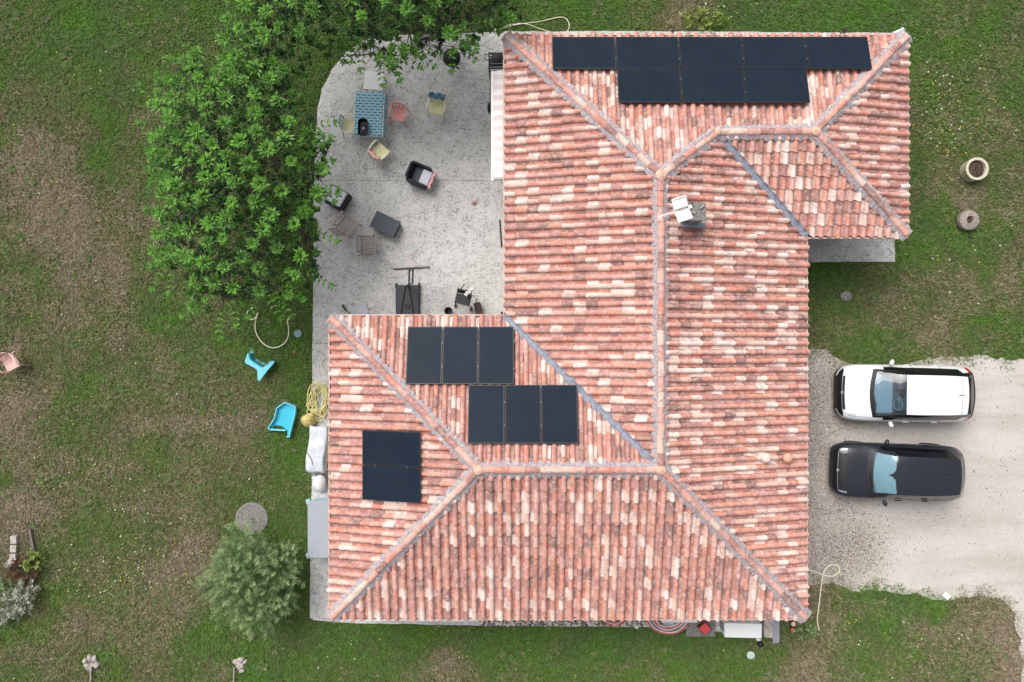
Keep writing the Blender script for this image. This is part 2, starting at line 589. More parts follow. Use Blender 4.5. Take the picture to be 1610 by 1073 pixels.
# roof deck (with soffit) = the roof part
mb = MB()
polys = [(NW, INN, RS, RN), (NW, RN, WA, WB, NE), (NE, WB, WSE), (WSE, WB, WA, WIN), (WIN, WA, RN, RS, SE), (SE, RS, RW, SW), (SW, RW, NWW), (NWW, RW, RS, INN)]
for q in polys:
    top = [Vector((p.x, p.y, p.z - 0.03)) for p in q]
    k = len(top)
    nrm = (top[1] - top[0]).cross(top[2] - top[0])
    idx = tuple(range(k)) if nrm.z > 0 else tuple(reversed(range(k)))
    mb.add(top, [idx])
outline = [NW, INN, NWW, SW, SE, WIN, WSE, NE]
low = [Vector((p.x, p.y, ZE - 0.16)) for p in outline]
hi = [Vector((p.x, p.y, ZE - 0.03)) for p in outline]
mb.add(low, [tuple(range(8))])
for i in range(8):
    j = (i + 1) % 8
    mb.add([low[i], low[j], hi[j], hi[i]], [(0, 1, 2, 3)])
roof = mb.build("roof", "roof_deck", house)
roof["label"] = "hipped roof of weathered salmon clay tiles"

# --- tiles
CW, EXP, TL = 0.242, 0.33, 0.38
def tile_profile():
    pr = [(0.0, 0.014), (0.022, 0.0), (0.076, 0.0)]
    for k in range(7):
        th = PI - PI * k / 6
        pr.append((0.150 + 0.066 * math.cos(th), 0.004 + 0.080 * math.sin(th)))
    return [(u * 1.11, h * 1.06) for u, h in pr]
PR = tile_profile()
def tile_mesh():
    v, f = [], []
    n = len(PR)
    for (u, h) in PR:                       # low end, slightly fatter and rounded
        uu = 0.1665 + (u - 0.1665) * (1.06 if u > 0.088 else 1.0)
        v.append((uu, -0.03 * (h / 0.084), h * 1.05 + 0.032))
    for (u, h) in PR:
        uu = 0.1665 + (u - 0.1665) * (0.90 if u > 0.088 else 1.0)
        v.append((uu, TL, h * 0.88))
    for (u, h) in PR:
        uu = 0.1665 + (u - 0.1665) * (1.0 if u > 0.088 else 1.0)
        v.append((uu, -0.03 * (h / 0.084) + 0.004, h * 0.92 + 0.006))
    for k in range(n - 1):
        f.append((k, k + 1, n + k + 1, n + k))
        f.append((2 * n + k, 2 * n + k + 1, k + 1, k))
    return v, f
TV, TF = tile_mesh()
TVN = np.array(TV)
CLAY = [S(226, 154, 136), S(218, 140, 122), S(232, 168, 152), S(238, 190, 176), S(246, 218, 206), S(248, 230, 222), S(200, 142, 132), S(176, 126, 118), S(150, 116, 110), S(222, 166, 158), S(242, 204, 188), S(230, 158, 134)]
PAN_K = [0.70 + 0.30 * ((i * 7) % 12) / 11 for i in range(24)]
_m = S(216, 184, 172)
CLAY = [tuple((c[k] * .90 + _m[k] * .10) * .93 for k in range(3)) + (1,) for c in CLAY]
CLAY = [(c[0], c[1] * 1.02, c[2] * 1.02, 1) for c in CLAY]
CWEI = np.array([.14, .11, .13, .10, .08, .06, .09, .08, .05, .09, .08, .08]); CWEI /= CWEI.sum()
def clay_variants(rng):
    out = []
    for i in range(24):
        c = CLAY[i % 12]
        k = 0.92 + 0.16 * rng.random()
        out.append((c[0] * k, c[1] * k, c[2] * k, 1))
    return out
VARI = clay_variants(RNG)

def pick_tint(x, y):
    """index of a clay variant; pale and dark tiles come in loose groups"""
    g = float(vnoise(np.array([x * 0.9]), np.array([y * 0.9]), 3, 2)[0])
    wq = CWEI.copy()
    wq[[4, 5, 10, 3]] *= 0.65 + 1.5 * max(0, g - 0.25)
    wq[[7, 8, 6]] *= 0.5 + 2.0 * max(0, 0.75 - g)
    wq /= wq.sum()
    return int(RNG.choice(12, p=wq)) + 12 * int(RNG.integers(0, 2))

PANELS_PX = [  # face, x0, x1, y0, y1, columns, rows
    ("north_a", 868, 1367.5, 58, 109, 5, 1, "row5"), ("north_a", 971, 1271, 109.5, 162, 3, 1, "row3"),
    ("inner_north", 639, 808, 513.5, 604.5, 3, 1, "mid"), ("inner_north", 735.5, 908.5, 605, 698, 3, 1, "low"),
    ("south_west", 569.5, 661.5, 678, 789, 1, 2, "west"),
]
CAMP = Vector((0, 0, H))
def hit(px, py, plane, off):
    a, e, s, n = plane
    d = P(px, py, 0) - CAMP
    t = (a + n * off - CAMP).dot(n) / d.dot(n)
    return CAMP + d * t

PAN_OFF = 0.175
panel_boxes = []
for (fn, x0, x1, y0, y1, nc, nr, tagn) in PANELS_PX:
    panel_boxes.append((fn, x0, x1, y0, y1))
def under_panel(p):
    # projected position of a tile under a panel
    k = FPX / (H - p.z)
    px, py = 805 + p.x * k, 536.5 - p.y * k
    return any(x0 - 4 < px < x1 + 4 and y0 - 2 < py < y1 + 6 for (_, x0, x1, y0, y1) in panel_boxes)

cand = []        # whole tiles that could be separate objects
field = {}
for f in FACES:
    a, e, s, n = PLANES[f[0]]
    L = (f[2] - f[1]).length
    ridge_h = (f[3] - a).dot(s)
    nc = int(round(L / CW))
    cw = L / nc
    cuts = []
    for (p, q, off) in f[4]:
        d = (q - p); d.z = 0; d.normalize()
        nn = Vector((-d.y, d.x, 0))
        mid = (f[1] + f[2]) / 2
        if (mid - p).dot(nn) > 0:
            nn = -nn                # nn points outwards
        cuts.append((p - nn * off, nn))
    tiles = []
    for j in range(-26, nc + 26):
        for i in range(int(ridge_h / EXP) + 1):
            o = a + e * (j * cw) + s * (i * EXP + 0.012)
            c = o + e * (cw / 2) + s * (EXP / 2)
            if f[5]:
                if f[5][0] is not None and c.x < f[5][0]: continue
                if f[5][1] is not None and c.x >= f[5][1]: continue
            dist = max((c - p).dot(nn) for p, nn in cuts)
            if dist > 0.32: continue
            tiles.append((o, i, j, dist))
    field[f[0]] = (tiles, cw, cuts, f)
    for t in tiles:
        c = t[0] + e * (cw / 2) + s * (EXP / 2)
        if t[3] < -0.34 and not under_panel(c):
            vd = (CAMP - c).normalized()
            cand.append((vd.dot(n) / (CAMP - c).length ** 2, f[0], t[1], t[2]))
cand.sort(reverse=True)
own = set((c[1], c[2], c[3]) for c in cand[:300])

def tile_cols(i):
    c = VARI[i]; k = PAN_K[i]
    p = VARI[(i * 5 + 3) % 12]
    pan = (p[0] * k, p[1] * k * .98, p[2] * k, 1)
    return [pan if (q // 2) < 3 else c for q in range(len(TF))]
tile_meshes = []
for i in range(24):
    me = bpy.data.meshes.new("roof_tile")
    me.from_pydata(TV, [], TF)
    at = me.attributes.new("tint", 'FLOAT_COLOR', 'FACE')
    at.data.foreach_set("color", np.array(tile_cols(i), dtype=np.float32).reshape(-1))
    me.polygons.foreach_set("use_smooth", [True] * len(TF))
    me.set_sharp_from_angle(angle=R(50))
    me.materials.append(MATS["roof_clay"])
    tile_meshes.append(me)

allv, allf, allc = [], [], []
base = 0
for fn, (tiles, cw, cuts, f) in field.items():
    a, e, s, n = PLANES[fn]
    bv, bf, bc = [], [], []
    for (o, i, j, dist) in tiles:
        ti = pick_tint(o.x, o.y)
        jit = RNG.normal(0, 1, 4)
        slip = RNG.random() < 0.025
        rz = jit[0] * (0.05 if slip else 0.014)
        ee = (e * math.cos(rz) + s * math.sin(rz))
        ss = (s * math.cos(rz) - e * math.sin(rz))
        tl = jit[1] * 0.006
        ss2 = (ss + n * tl).normalized()
        nn = ee.cross(ss2)
        flip = nn.z < 0
        if flip: nn = -nn
        org = o + s * (jit[2] * 0.01 - (0.05 if slip else 0)) + n * (0.004 + jit[3] * 0.002)
        if (fn, i, j) in own:
            M = Matrix((( ee.x, ss2.x, nn.x, org.x), (ee.y, ss2.y, nn.y, org.y), (ee.z, ss2.z, nn.z, org.z), (0, 0, 0, 1)))
            ob = bpy.data.objects.new("roof_tile", tile_meshes[ti])
            COL.objects.link(ob)
            ob.parent = roof
            ob.matrix_local = M
            continue
        A = np.array([ee, ss2, nn])
        vv = TVN @ A + np.array(org)
        k0 = len(bv)
        bv.extend(vv.tolist())
        for q in TF:
            bf.append(tuple(x + k0 for x in (reversed(q) if flip else q)))
        bc.extend(tile_cols(ti))
    me = bpy.data.meshes.new("tmp")
    me.from_pydata(bv, [], bf)
    at = me.attributes.new("tint", 'FLOAT_COLOR', 'FACE')
    at.data.foreach_set("color", np.array(bc, dtype=np.float32).reshape(-1))
    bm = bmesh.new()
    bm.from_mesh(me)
    for (p, nn) in cuts:
        bmesh.ops.bisect_plane(bm, geom=bm.verts[:] + bm.edges[:] + bm.faces[:], plane_co=p, plane_no=nn, clear_outer=True)
    bm.to_mesh(me); bm.free()
    nv = len(me.vertices)
    co = np.empty(nv * 3, dtype=np.float32); me.vertices.foreach_get("co", co)
    at = me.attributes["tint"]
    cc = np.empty(len(me.polygons) * 4, dtype=np.float32); at.data.foreach_get("color", cc)
    allv.append(co.reshape(-1, 3)); allc.append(cc.reshape(-1, 4))
    allf += [tuple(v + base for v in p.vertices) for p in me.polygons]
    base += nv
    bpy.data.meshes.remove(me)
me = bpy.data.meshes.new("roof_tiling")
me.from_pydata(np.concatenate(allv).tolist(), [], allf)
at = me.attributes.new("tint", 'FLOAT_COLOR', 'FACE')
at.data.foreach_set("color", np.concatenate(allc).reshape(-1))
me.polygons.foreach_set("use_smooth", [True] * len(me.polygons))
me.set_sharp_from_angle(angle=R(50))
me.materials.append(MATS["roof_clay"])
ob = bpy.data.objects.new("roof_tiling", me)
COL.objects.link(ob); ob.parent = roof
ob["kind"] = "stuff"
print("tiles: own", len(own), "joined faces", len(allf))

# --- ridge and hip tiles with their mortar
RV, RF = [], []
for (y, k) in ((-0.03, 1.06), (0.44, 0.92)):
    for q in range(9):
        th = PI - PI * q / 8
        RV.append((0.092 * k * math.cos(th), y, 0.02 + 0.062 * k * math.sin(th) + (0.014 if y < 0 else 0)))
for q in range(9):
    th = PI - PI * q / 8
    RV.append((0.082 * math.cos(th), -0.028, 0.02 + 0.052 * math.sin(th)))
for q in range(8):
    RF.append((q, q + 1, 9 + q + 1, 9 + q)); RF.append((18 + q, 18 + q + 1, q + 1, q))
ridge_meshes = []
for i in range(24):
    me = bpy.data.meshes.new("ridge_tile")
    me.from_pydata(RV, [], RF)
    at = me.attributes.new("tint", 'FLOAT_COLOR', 'FACE')
    rc = VARI[[6, 9, 3, 10, 2, 7, 4, 9, 6, 1, 3, 8][i % 12]]
    at.data.foreach_set("color", np.array([rc] * len(RF), dtype=np.float32).reshape(-1))
    me.polygons.foreach_set("use_smooth", [True] * len(RF)); me.set_sharp_from_angle(angle=R(50))
    me.materials.append(MATS["roof_clay"])
    ridge_meshes.append(me)
def roof_z(x, y):
    """height of the roof surface (lowest of the planes that apply)"""
    z = 99
    for fn, (a, e, s, n) in PLANES.items():
        zz = a.z - ((x - a.x) * n.x + (y - a.y) * n.y) / n.z
        z = min(z, zz) if fn in ("west", "north_a", "east", "south") else z
    return z
HIPS = [(NW, RN), (WA, RN), (NE, WB), (WSE, WB), (WA, WB), (RS, RN), (NWW, RW), (SW, RW), (SE, RS), (RW, RS)]
ADJ = {0: ("west", "north_a"), 1: ("east", "north_a"), 2: ("wing_east", "north_b"), 3: ("wing_east", "wing_south"), 4: ("north_b", "wing_south"),
       5: ("west", "east"), 6: ("south_west", "inner_north"), 7: ("south_west", "south"), 8: ("south", "east"), 9: ("inner_north", "south")}
for hi_, (p, q) in enumerate(HIPS):
    d = (q - p)
    Lh = d.length
    d.normalize()
    up = Vector((0, 0, 1))
    side = d.cross(up).normalized()
    nn = side.cross(d)
    cnt = int(round((Lh - 0.05) / 0.40))
    st = (Lh - 0.05) / cnt
    for k in range(cnt):
        ti = int(RNG.integers(0, 24))
        o = p + d * (k * st + 0.07 + (0.06 if k == 0 else 0)) + nn * 0.078 + side * RNG.normal(0, 0.006)
        M = Matrix(((side.x, d.x, nn.x, o.x), (side.y, d.y, nn.y, o.y), (side.z, d.z, nn.z, o.z), (0, 0, 0, 1)))
        ob = bpy.data.objects.new("ridge_tile", ridge_meshes[ti])
        COL.objects.link(ob); ob.parent = roof; ob.matrix_local = M
    # mortar bed on both sides
    mb = MB()
    ns = int(Lh / 0.055)
    rows = []
    for k in range(ns + 1):
        c = p + d * (Lh * k / ns)
        line = []
        for sgn in (-1, 1):
            pl = [PLANES[x] for x in ADJ[hi_]]
            # plane on this side
            best = min(pl, key=lambda t: (t[0].z - ((c.x + side.x * sgn - t[0].x) * t[3].x + (c.y + side.y * sgn - t[0].y) * t[3].y) / t[3].z))
            wv = 0.155 + 0.08 * float(RNG.random()) + 0.04 * float(vnoise(np.array([k * .37]), np.array([hi_ * 9.1]), 5, 2)[0])
            for ww in ((wv, 0.10) if sgn < 0 else (0.10, wv)):
                x, y = c.x + side.x * sgn * ww, c.y + side.y * sgn * ww
                z = best[0].z - ((x - best[0].x) * best[3].x + (y - best[0].y) * best[3].y) / best[3].z
                line.append((x, y, z + (0.080 if ww > 0.11 else 0.128) + 0.008 * float(RNG.random())))
        rows.append(line)
    vv = [pt for r_ in rows for pt in r_]
    ff = []
    for k in range(ns):
        for m_ in range(3):
            ff.append((k * 4 + m_, k * 4 + m_ + 1, (k + 1) * 4 + m_ + 1, (k + 1) * 4 + m_))
    mb.add(vv, ff)
    mb.build("ridge_mortar", "mortar", roof)
# mortar caps where hips meet
for c, r_ in ((RN, 0.2), (RS, 0.17), (RW, 0.17), (WA, 0.15), (WB, 0.17)):
    mb = MB()
    r_ *= .78
    prof = [(r_, 0.06), (r_ * 0.96, 0.16), (r_ * 0.7, 0.185), (0.02, 0.192)]
    mb.lathe(prof, 14, (c.x, c.y, c.z))
    mb.build("ridge_cap", mat("cap_clay", S(232, 200, 176), 0.85, col2=S(206, 160, 140), scale=9), roof, smooth=True, auto=50)
# valleys
for (lo_, hi2, w_) in ((INN, RS, 0.085), (WIN, WA, 0.09)):
    d = (hi2 - lo_); Lh = d.length; d.normalize()
    side = Vector((d.y, -d.x, 0)).normalized()
    mb = MB(); ns = 24; vv = []; ff = []
    for k in range(ns + 1):
        c = lo_ + d * (Lh * k / ns)
        for t_, dz in ((-1.25, 0.078), (-0.6, 0.05), (0, 0.028), (0.6, 0.05), (1.25, 0.078)):
            p = c + side * (t_ * w_ * (1 + 0.12 * RNG.normal())) 
            vv.append((p.x, p.y, p.z + dz))
    for k in range(ns):
        for m_ in range(4):
            ff.append((k * 5 + m_, k * 5 + m_ + 1, (k + 1) * 5 + m_ + 1, (k + 1) * 5 + m_))
    mb.add(vv, ff)
    mb.build("valley_flashing", "zinc", roof, smooth=True)
# eave boards
for i in range(8):
    p, q = outline[i], outline[(i + 1) % 8]
    d = (q - p).normalized()
    out = Vector((d.y, -d.x, 0))
    mid = (p + q) / 2
    test = mid + out * 0.3
    if in_poly(np.array([test.x]), np.array([test.y]), [(v.x, v.y) for v in outline])[0]:
        out = -out
    MB().box(mid + out * 0.045 + Vector((0, 0, -0.06)), ((q - p).length + 0.06, 0.035, 0.13), math.atan2(d.y, d.x)).build("eave_board", "eave_paint", roof)

# walls (set back under the eaves), windows and doors
inset = 0.42
def inset_poly(poly, dist):
    n = len(poly); out = []
    ar = sum(poly[i].x * poly[(i + 1) % n].y - poly[(i + 1) % n].x * poly[i].y for i in range(n))
    sg = 1 if ar > 0 else -1
    for i in range(n):
        p0, p1, p2 = poly[i - 1], poly[i], poly[(i + 1) % n]
        d1 = (p1 - p0).normalized(); d2 = (p2 - p1).normalized()
        n1 = Vector((-d1.y, d1.x, 0)) * sg; n2 = Vector((-d2.y, d2.x, 0)) * sg
        out.append(p1 + n1 * dist + n2 * dist)
    return out
wallp = inset_poly(outline, inset)
MB().prism([(v.x, v.y) for v in wallp], 0.0, ZE - 0.162).build("wall", "render_wall", house)
def opening(c, w_, h_, z0, ang, kind):
    """frame and pane set in a wall, facing ang"""
    t_ = Matrix.Translation(Vector((c[0], c[1], 0))) @ Matrix.Rotation(ang, 4, 'Z')
    fr = MB()
    for x in (-w_ / 2, 0, w_ / 2):
        fr.box((x, -0.02, z0 + h_ / 2), (0.07, 0.09, h_), M=t_)
    for z in (z0, z0 + h_):
        fr.box((0, -0.02, z), (w_ + 0.07, 0.088, 0.07), M=t_)
    o = fr.build(kind, "white_plastic", house)
    MB().box((0, -0.005, z0 + h_ / 2), (w_, 0.03, h_), M=t_).build("pane", "dark_glass", o)
xw = NW.x + inset
opening((xw, 6.2), 2.4, 2.1, 0.06, -PI / 2, "patio_door")
opening((xw, 3.2), 1.6, 1.1, 0.95, -PI / 2, "window")
opening((-2.8, INN.y - inset), 1.4, 1.1, 0.95, PI, "window")
opening((NWW.x + inset, -3.6), 1.0, 1.1, 0.95, -PI / 2, "window")
opening((SE.x - inset, -2.6), 2.4, 2.05, 0.05, PI / 2, "garage_door")
opening((SE.x - inset, 0.4), 1.2, 1.1, 0.95, PI / 2, "window")
opening((10.0, WSE.y + inset), 1.2, 2.1, 0.06, 0, "door")
opening((0.5, SW.y + inset), 1.6, 1.1, 0.95, 0, "window")
opening((4.9, NE.y - inset), 1.2, 1.1, 0.95, PI, "window")
opening((9.2, NE.y - inset), 1.2, 1.1, 0.95, PI, "window")
# opened shutter leaves on the north wall
for (a_, b_) in (((1052, 60), (1061, 42)), ((1318, 60), (1333, 42))):
    tip = P(b_[0], b_[1], 2.1)
    root = Vector((P(a_[0], a_[1], 2.1).x - 0.1, NE.y - inset, 2.1))
    d = tip - root; d.z = 0
    L_ = d.length
    sh = MB().box(((root.x + tip.x) / 2, (root.y + tip.y) / 2, 1.5), (L_, 0.04, 1.2), math.atan2(d.y, d.x)).build("shutter", "shutter_brown", house, bevel=0.008)
    br = MB()
    for z in (1.15, 1.85):
        br.box(((root.x + tip.x) / 2, (root.y + tip.y) / 2, z), (L_ * 0.9, 0.07, 0.09), math.atan2(d.y, d.x))
    br.build("shutter_batten", "shutter_brown", sh)
# brown shutter leaf seen beside the west eave of the patio
MB().box(P(787.5, 368, 1.8), (0.05, 0.62, 1.3), R(4)).build("shutter", "shutter_brown", house)

# chimney
ca = hit(1091, 334, PLANES["east"], 0.55)
ch = MB().box((ca.x, ca.y, ca.z - 0.55), (0.54, 0.42, 1.1)).build("chimney", "concrete_grey", house, bevel=0.02)
mb = MB().box((ca.x, ca.y, ca.z + 0.03), (0.60, 0.47, 0.07))
mb.build("chimney_cap", "concrete_grey", ch, bevel=0.015)
mb = MB()
mb.box((ca.x + 0.18, ca.y + 0.12, ca.z + 0.10), (0.14, 0.04, 0.06), R(40))
mb.box((ca.x - 0.04, ca.y - 0.02, ca.z + 0.09), (0.12, 0.05, 0.04), R(-30))
mb.build("mortar_lump", "concrete_pale", ch)
MB().box((ca.x + 0.1, ca.y - 0.27, ca.z - 0.42), (0.66, 0.12, 0.1), 0, ry=R(14)).build("chimney_flashing", "zinc", ch)
# vents in the east slope
for k, (px, py, m_) in enumerate(((1206, 721, "vent_pale"), (1240, 721, "vent_orange"))):
    mat("vent_pale", S(240, 214, 202), 0.8, var=0.12, scale=20); mat("vent_orange", S(234, 176, 148), 0.8, var=0.12, scale=20)
    q = hit(px, py, PLANES["east"], 0.28)
    v_ = MB().lathe([(0.075, -0.32), (0.075, -0.06)], 16, q).build("roof_vent", m_, roof, smooth=True, auto=40)
    MB().lathe([(0.13, -0.08), (0.14, -0.05), (0.12, 0.0), (0.06, 0.03), (0.01, 0.035)], 18, q).build("vent_cap", m_, roof, smooth=True, auto=60)
# white pipe end at the north-east corner
p1, p2 = P(1403, 54, 2.45), P(1417, 48, 2.45)
tp = MB().tube([p1, p2], 0.05, 12).build("overflow_pipe", "white_plastic", house, smooth=True, auto=50)
MB().tube([p2, p2 + (p2 - p1).normalized() * 0.06], 0.065, 12).build("pipe_end", "pale_blue_plastic", tp, smooth=True, auto=50)
# rainwater pipe in the inner corner of the patio
cr = Vector((INN.x - 0.10, INN.y + 0.12, 0))
MB().tube([cr + Vector((0, 0, 0.05)), cr + Vector((0, 0, 2.3)), Vector((INN.x - .02, INN.y + .05, 2.55))], 0.045, 10).build("downpipe", "black_plastic", house, smooth=True, auto=50)

# ------------------------------------------------------------------ ground shapes
def poly_px(pts, z=0.0):
    return [P(x, y, z) for x, y in pts]
apron = [(493, 976), (487, 972), (488, 880), (490, 760), (491, 600), (492, 480), (493, 330), (495, 240), (499, 172), (506, 140), (522, 108), (545, 82), (572, 64), (600, 57), (680, 54), (800, 50), (1000, 49), (1428, 52), (1400, 200), (1408, 412), (1270, 412), (1180, 560), (1180, 880), (1205, 1000), (1040, 986), (760, 984), (560, 980)]
AP = [(p.x, p.y) for p in poly_px(apron, ZG)]
drive = [(1180, 545), (1270, 546), (1300, 552), (1330, 572), (1362, 580), (1420, 572), (1500, 561), (1560, 562), (1620, 568), (1760, 572), (1760, 1250), (1608, 1250), (1606, 1073), (1603, 1010), (1596, 968), (1570, 940), (1530, 938), (1490, 944), (1440, 936), (1390, 930), (1340, 926), (1310, 912), (1266, 924), (1180, 920)]
def ragged(poly, amp, step, seed):
    out = []
    n = len(poly)
    for i in range(n):
        p, q = Vector(poly[i]).to_2d() if len(poly[i]) > 2 else Vector(poly[i]), Vector(poly[(i + 1) % n])
        q = q.to_2d() if len(q) > 2 else q
        L_ = (q - p).length
        k = max(1, int(L_ / step))
        for j in range(k):
            c = p.lerp(q, j / k)
            a_ = float(vnoise(np.array([c.x * 2.7]), np.array([c.y * 2.7]), seed, 3)[0]) - 0.5
            b_ = float(vnoise(np.array([c.x * 2.7 + 40]), np.array([c.y * 2.7]), seed + 1, 3)[0]) - 0.5
            out.append((c.x + a_ * amp, c.y + b_ * amp))
    return out
DR = ragged([(p.x, p.y) for p in poly_px(drive)], 0.34, 0.12, 5)

# how dry the lawn is: (px, py, value) seen in the photograph
DRY = [(0, 0, .62), (60, 20, .35), (107, 20, .12), (214, 10, .22), (300, 20, .25), (0, 107, .4), (60, 100, .25), (120, 80, .12), (214, 107, .35), (300, 130, .4), (0, 150, .5), (40, 170, .7),
       (0, 214, .55), (60, 230, .9), (110, 200, .5), (160, 190, .28), (160, 260, .35), (214, 214, .6), (60, 290, .95), (0, 300, .8), (107, 321, 1.0), (190, 330, .75), (214, 400, .7), (100, 400, .98), (0, 430, .32),
       (40, 450, .6), (150, 440, .75), (250, 450, .45), (20, 500, .45), (107, 520, .65), (180, 500, .65), (250, 520, .3), (300, 540, .35), (340, 560, .45), (430, 540, .18), (470, 560, .18), (400, 620, .6), (380, 650, .7), (460, 620, .3), (470, 720, .22),
       (0, 580, .75), (60, 600, .7), (107, 630, .4), (110, 680, .5), (30, 660, .9), (200, 600, .5), (230, 660, .7), (280, 590, .75), (320, 640, .65), (260, 700, .55), (40, 730, .8), (120, 720, .75), (180, 760, .6), (0, 770, .4), (300, 760, .6), (360, 740, .55), (430, 760, .4), (450, 820, .35),
       (30, 810, .9), (100, 820, .55), (200, 850, .55), (280, 860, .75), (300, 930, .8), (60, 960, .5), (120, 920, .5), (180, 960, .6), (240, 990, .75), (120, 990, .75), (300, 1010, .35), (60, 1040, .5), (180, 1050, .35), (250, 1060, .65), (340, 1050, .45), (420, 1040, .2), (460, 1000, .25), (470, 920, .3),
       (520, 1000, .18), (640, 1000, .12), (800, 1000, .08), (950, 1005, .08), (1100, 1010, .15), (520, 1060, .4), (640, 1055, .5), (720, 1065, .7), (800, 1060, .45), (900, 1040, .3), (1000, 1060, .5), (1080, 1050, .4), (1200, 1030, .4), (1240, 1060, .75), (1280, 1030, .85), (1300, 960, .8), (1330, 1030, .65),
       (1360, 960, .3), (1400, 950, .12), (1470, 960, .18), (1440, 1000, .6), (1340, 1060, .4), (1400, 1060, .55), (1470, 1040, .8), (1520, 960, .75), (1570, 990, 1.0), (1520, 1020, .7), (1560, 1060, .75), (1590, 1060, 1.0), (1500, 1065, .4),
       (860, 20, .22), (950, 20, .12), (1010, 15, .3), (1062, 30, .75), (1075, 20, .7), (1140, 25, .3), (1200, 20, .1), (1300, 15, .08), (1400, 20, .02), (1430, 40, .05), (1480, 20, .3), (1560, 20, .4), (1600, 40, .5),
       (1450, 120, .45), (1500, 100, .4), (1560, 130, .5), (1600, 150, .3), (1450, 190, .4), (1500, 210, .55), (1560, 200, .5), (1600, 220, .65), (1450, 270, .3), (1490, 290, .7), (1510, 310, .85), (1570, 290, .35), (1600, 300, .6), (1450, 330, .25), (1520, 390, .1), (1580, 350, .45), (1600, 400, .7),
       (1300, 430, .15), (1360, 440, .5), (1420, 400, .35), (1440, 450, .65), (1500, 430, .5), (1560, 460, .7), (1300, 480, .2), (1320, 520, .6), (1380, 500, .4), (1440, 500, .6), (1500, 520, .75), (1560, 520, .4), (1600, 540, .35), (1400, 555, .35), (1290, 545, .6),
       (380, 120, .35), (450, 60, .3), (500, 80, .2), (480, 150, .2), (380, 300, .4), (480, 300, .2), (600, 20, .3), (700, 20, .3), (780, 20, .2)]
DX = np.array([P(a, b).x for a, b, c in DRY]); DY = np.array([P(a, b).y for a, b, c in DRY]); DV = np.array([c for a, b, c in DRY])
def dryness(x, y):
    x = np.asarray(x, float); y = np.asarray(y, float)
    wx = x + 1.3 * (vnoise(x * 0.8, y * 0.8, 21) - .5); wy = y + 1.3 * (vnoise(x * 0.8, y * 0.8, 31) - .5)
    out = np.empty_like(x)
    for i in range(0, len(x), 20000):
        d2 = (wx[i:i + 20000, None] - DX) ** 2 + (wy[i:i + 20000, None] - DY) ** 2
        k = 1.0 / (d2 + 0.18) ** 2
        out[i:i + 20000] = (k * DV).sum(1) / k.sum(1)
    return np.clip(out * 1.1 - 0.16 + 0.75 * (vnoise(x * 1.5, y * 1.5, 11, 4) - .5), -0.25, 1.1)

# lawn: a fine sheet round the house and a wide rim out to the horizon
gx = np.concatenate([[-400, -120, -50], np.arange(-22, 22.01, 0.25), [50, 120, 400]])
gy = np.concatenate([[-400, -120, -40], np.arange(-15, 15.01, 0.25), [40, 120, 400]])
XX, YY = np.meshgrid(gx, gy)
ZZ = (vnoise(XX * 1.3, YY * 1.3, 2, 3) - 0.5) * 0.03 - 0.012
vv = np.stack([XX.ravel(), YY.ravel(), ZZ.ravel()], 1)
nx = len(gx)
ff = [(j * nx + i, j * nx + i + 1, (j + 1) * nx + i + 1, (j + 1) * nx + i) for j in range(len(gy) - 1) for i in range(nx - 1)]
me = bpy.data.meshes.new("lawn")
me.from_pydata(vv.tolist(), [], ff)
at = me.attributes.new("dry", 'FLOAT', 'POINT')
at.data.foreach_set("value", dryness(vv[:, 0], vv[:, 1]).astype(np.float32))
me.materials.append(MATS["lawn_soil"])
ob = bpy.data.objects.new("lawn", me); COL.objects.link(ob)
tag(ob, "patchy green and straw-coloured lawn round the house", "lawn", kind="structure")

# driveway sheet
def dist_house_e(x): return x - SE.x
mb = MB()
n_ = len(DR)
me = bpy.data.meshes.new("driveway")
bm = bmesh.new()
vs_ = [bm.verts.new((p[0], p[1], 0.02)) for p in DR]
fc = bm.faces.new(vs_)
if fc.normal.z < 0: bm.normal_update()
bmesh.ops.triangulate(bm, faces=bm.faces[:])
for k in range(14):
    bmesh.ops.bisect_plane(bm, geom=bm.verts[:] + bm.edges[:] + bm.faces[:], plane_co=(7.5 + k * 0.7, 0, 0), plane_no=(1, 0, 0))
for k in range(16):
    bmesh.ops.bisect_plane(bm, geom=bm.verts[:] + bm.edges[:] + bm.faces[:], plane_co=(0, -0.2 - k * 0.7, 0), plane_no=(0, 1, 0))
bmesh.ops.recalc_face_normals(bm, faces=bm.faces[:])
for f_ in bm.faces:
    if f_.normal.z < 0: f_.normal_flip()
bm.to_mesh(me); bm.free()
co = np.empty(len(me.vertices) * 3, dtype=np.float32); me.vertices.foreach_get("co", co); co = co.reshape(-1, 3)
def coarse_f(x, y):
    """1 near the house where the loose stones lie, 0 on the driven part"""
    x = np.asarray(x, float); y = np.asarray(y, float)
    t_ = np.clip(1.1 - (x - 8.9) / 3.0, 0, 1) * (0.6 + 0.9 * vnoise(x * .9, y * .9, 61, 3))
    t_ = np.maximum(t_, np.clip(1 - np.hypot((x - 12.6) / 3.0, (y + 0.75) / 0.7), 0, 1) * 0.35)
    t_ = np.maximum(t_, np.clip(1 - np.hypot((x - 10.7) / 1.9, (y + 6.7) / 1.9), 0, 1) * 1.4)
    return np.clip(t_, 0, 1)
at = me.attributes.new("coarse", 'FLOAT', 'POINT')
at.data.foreach_set("value", coarse_f(co[:, 0], co[:, 1]).astype(np.float32))
me.materials.append(MATS["driveway_grit"])
ob = bpy.data.objects.new("driveway", me); COL.objects.link(ob)
tag(ob, "pale gravel driveway beside the house", "driveway", kind="structure")

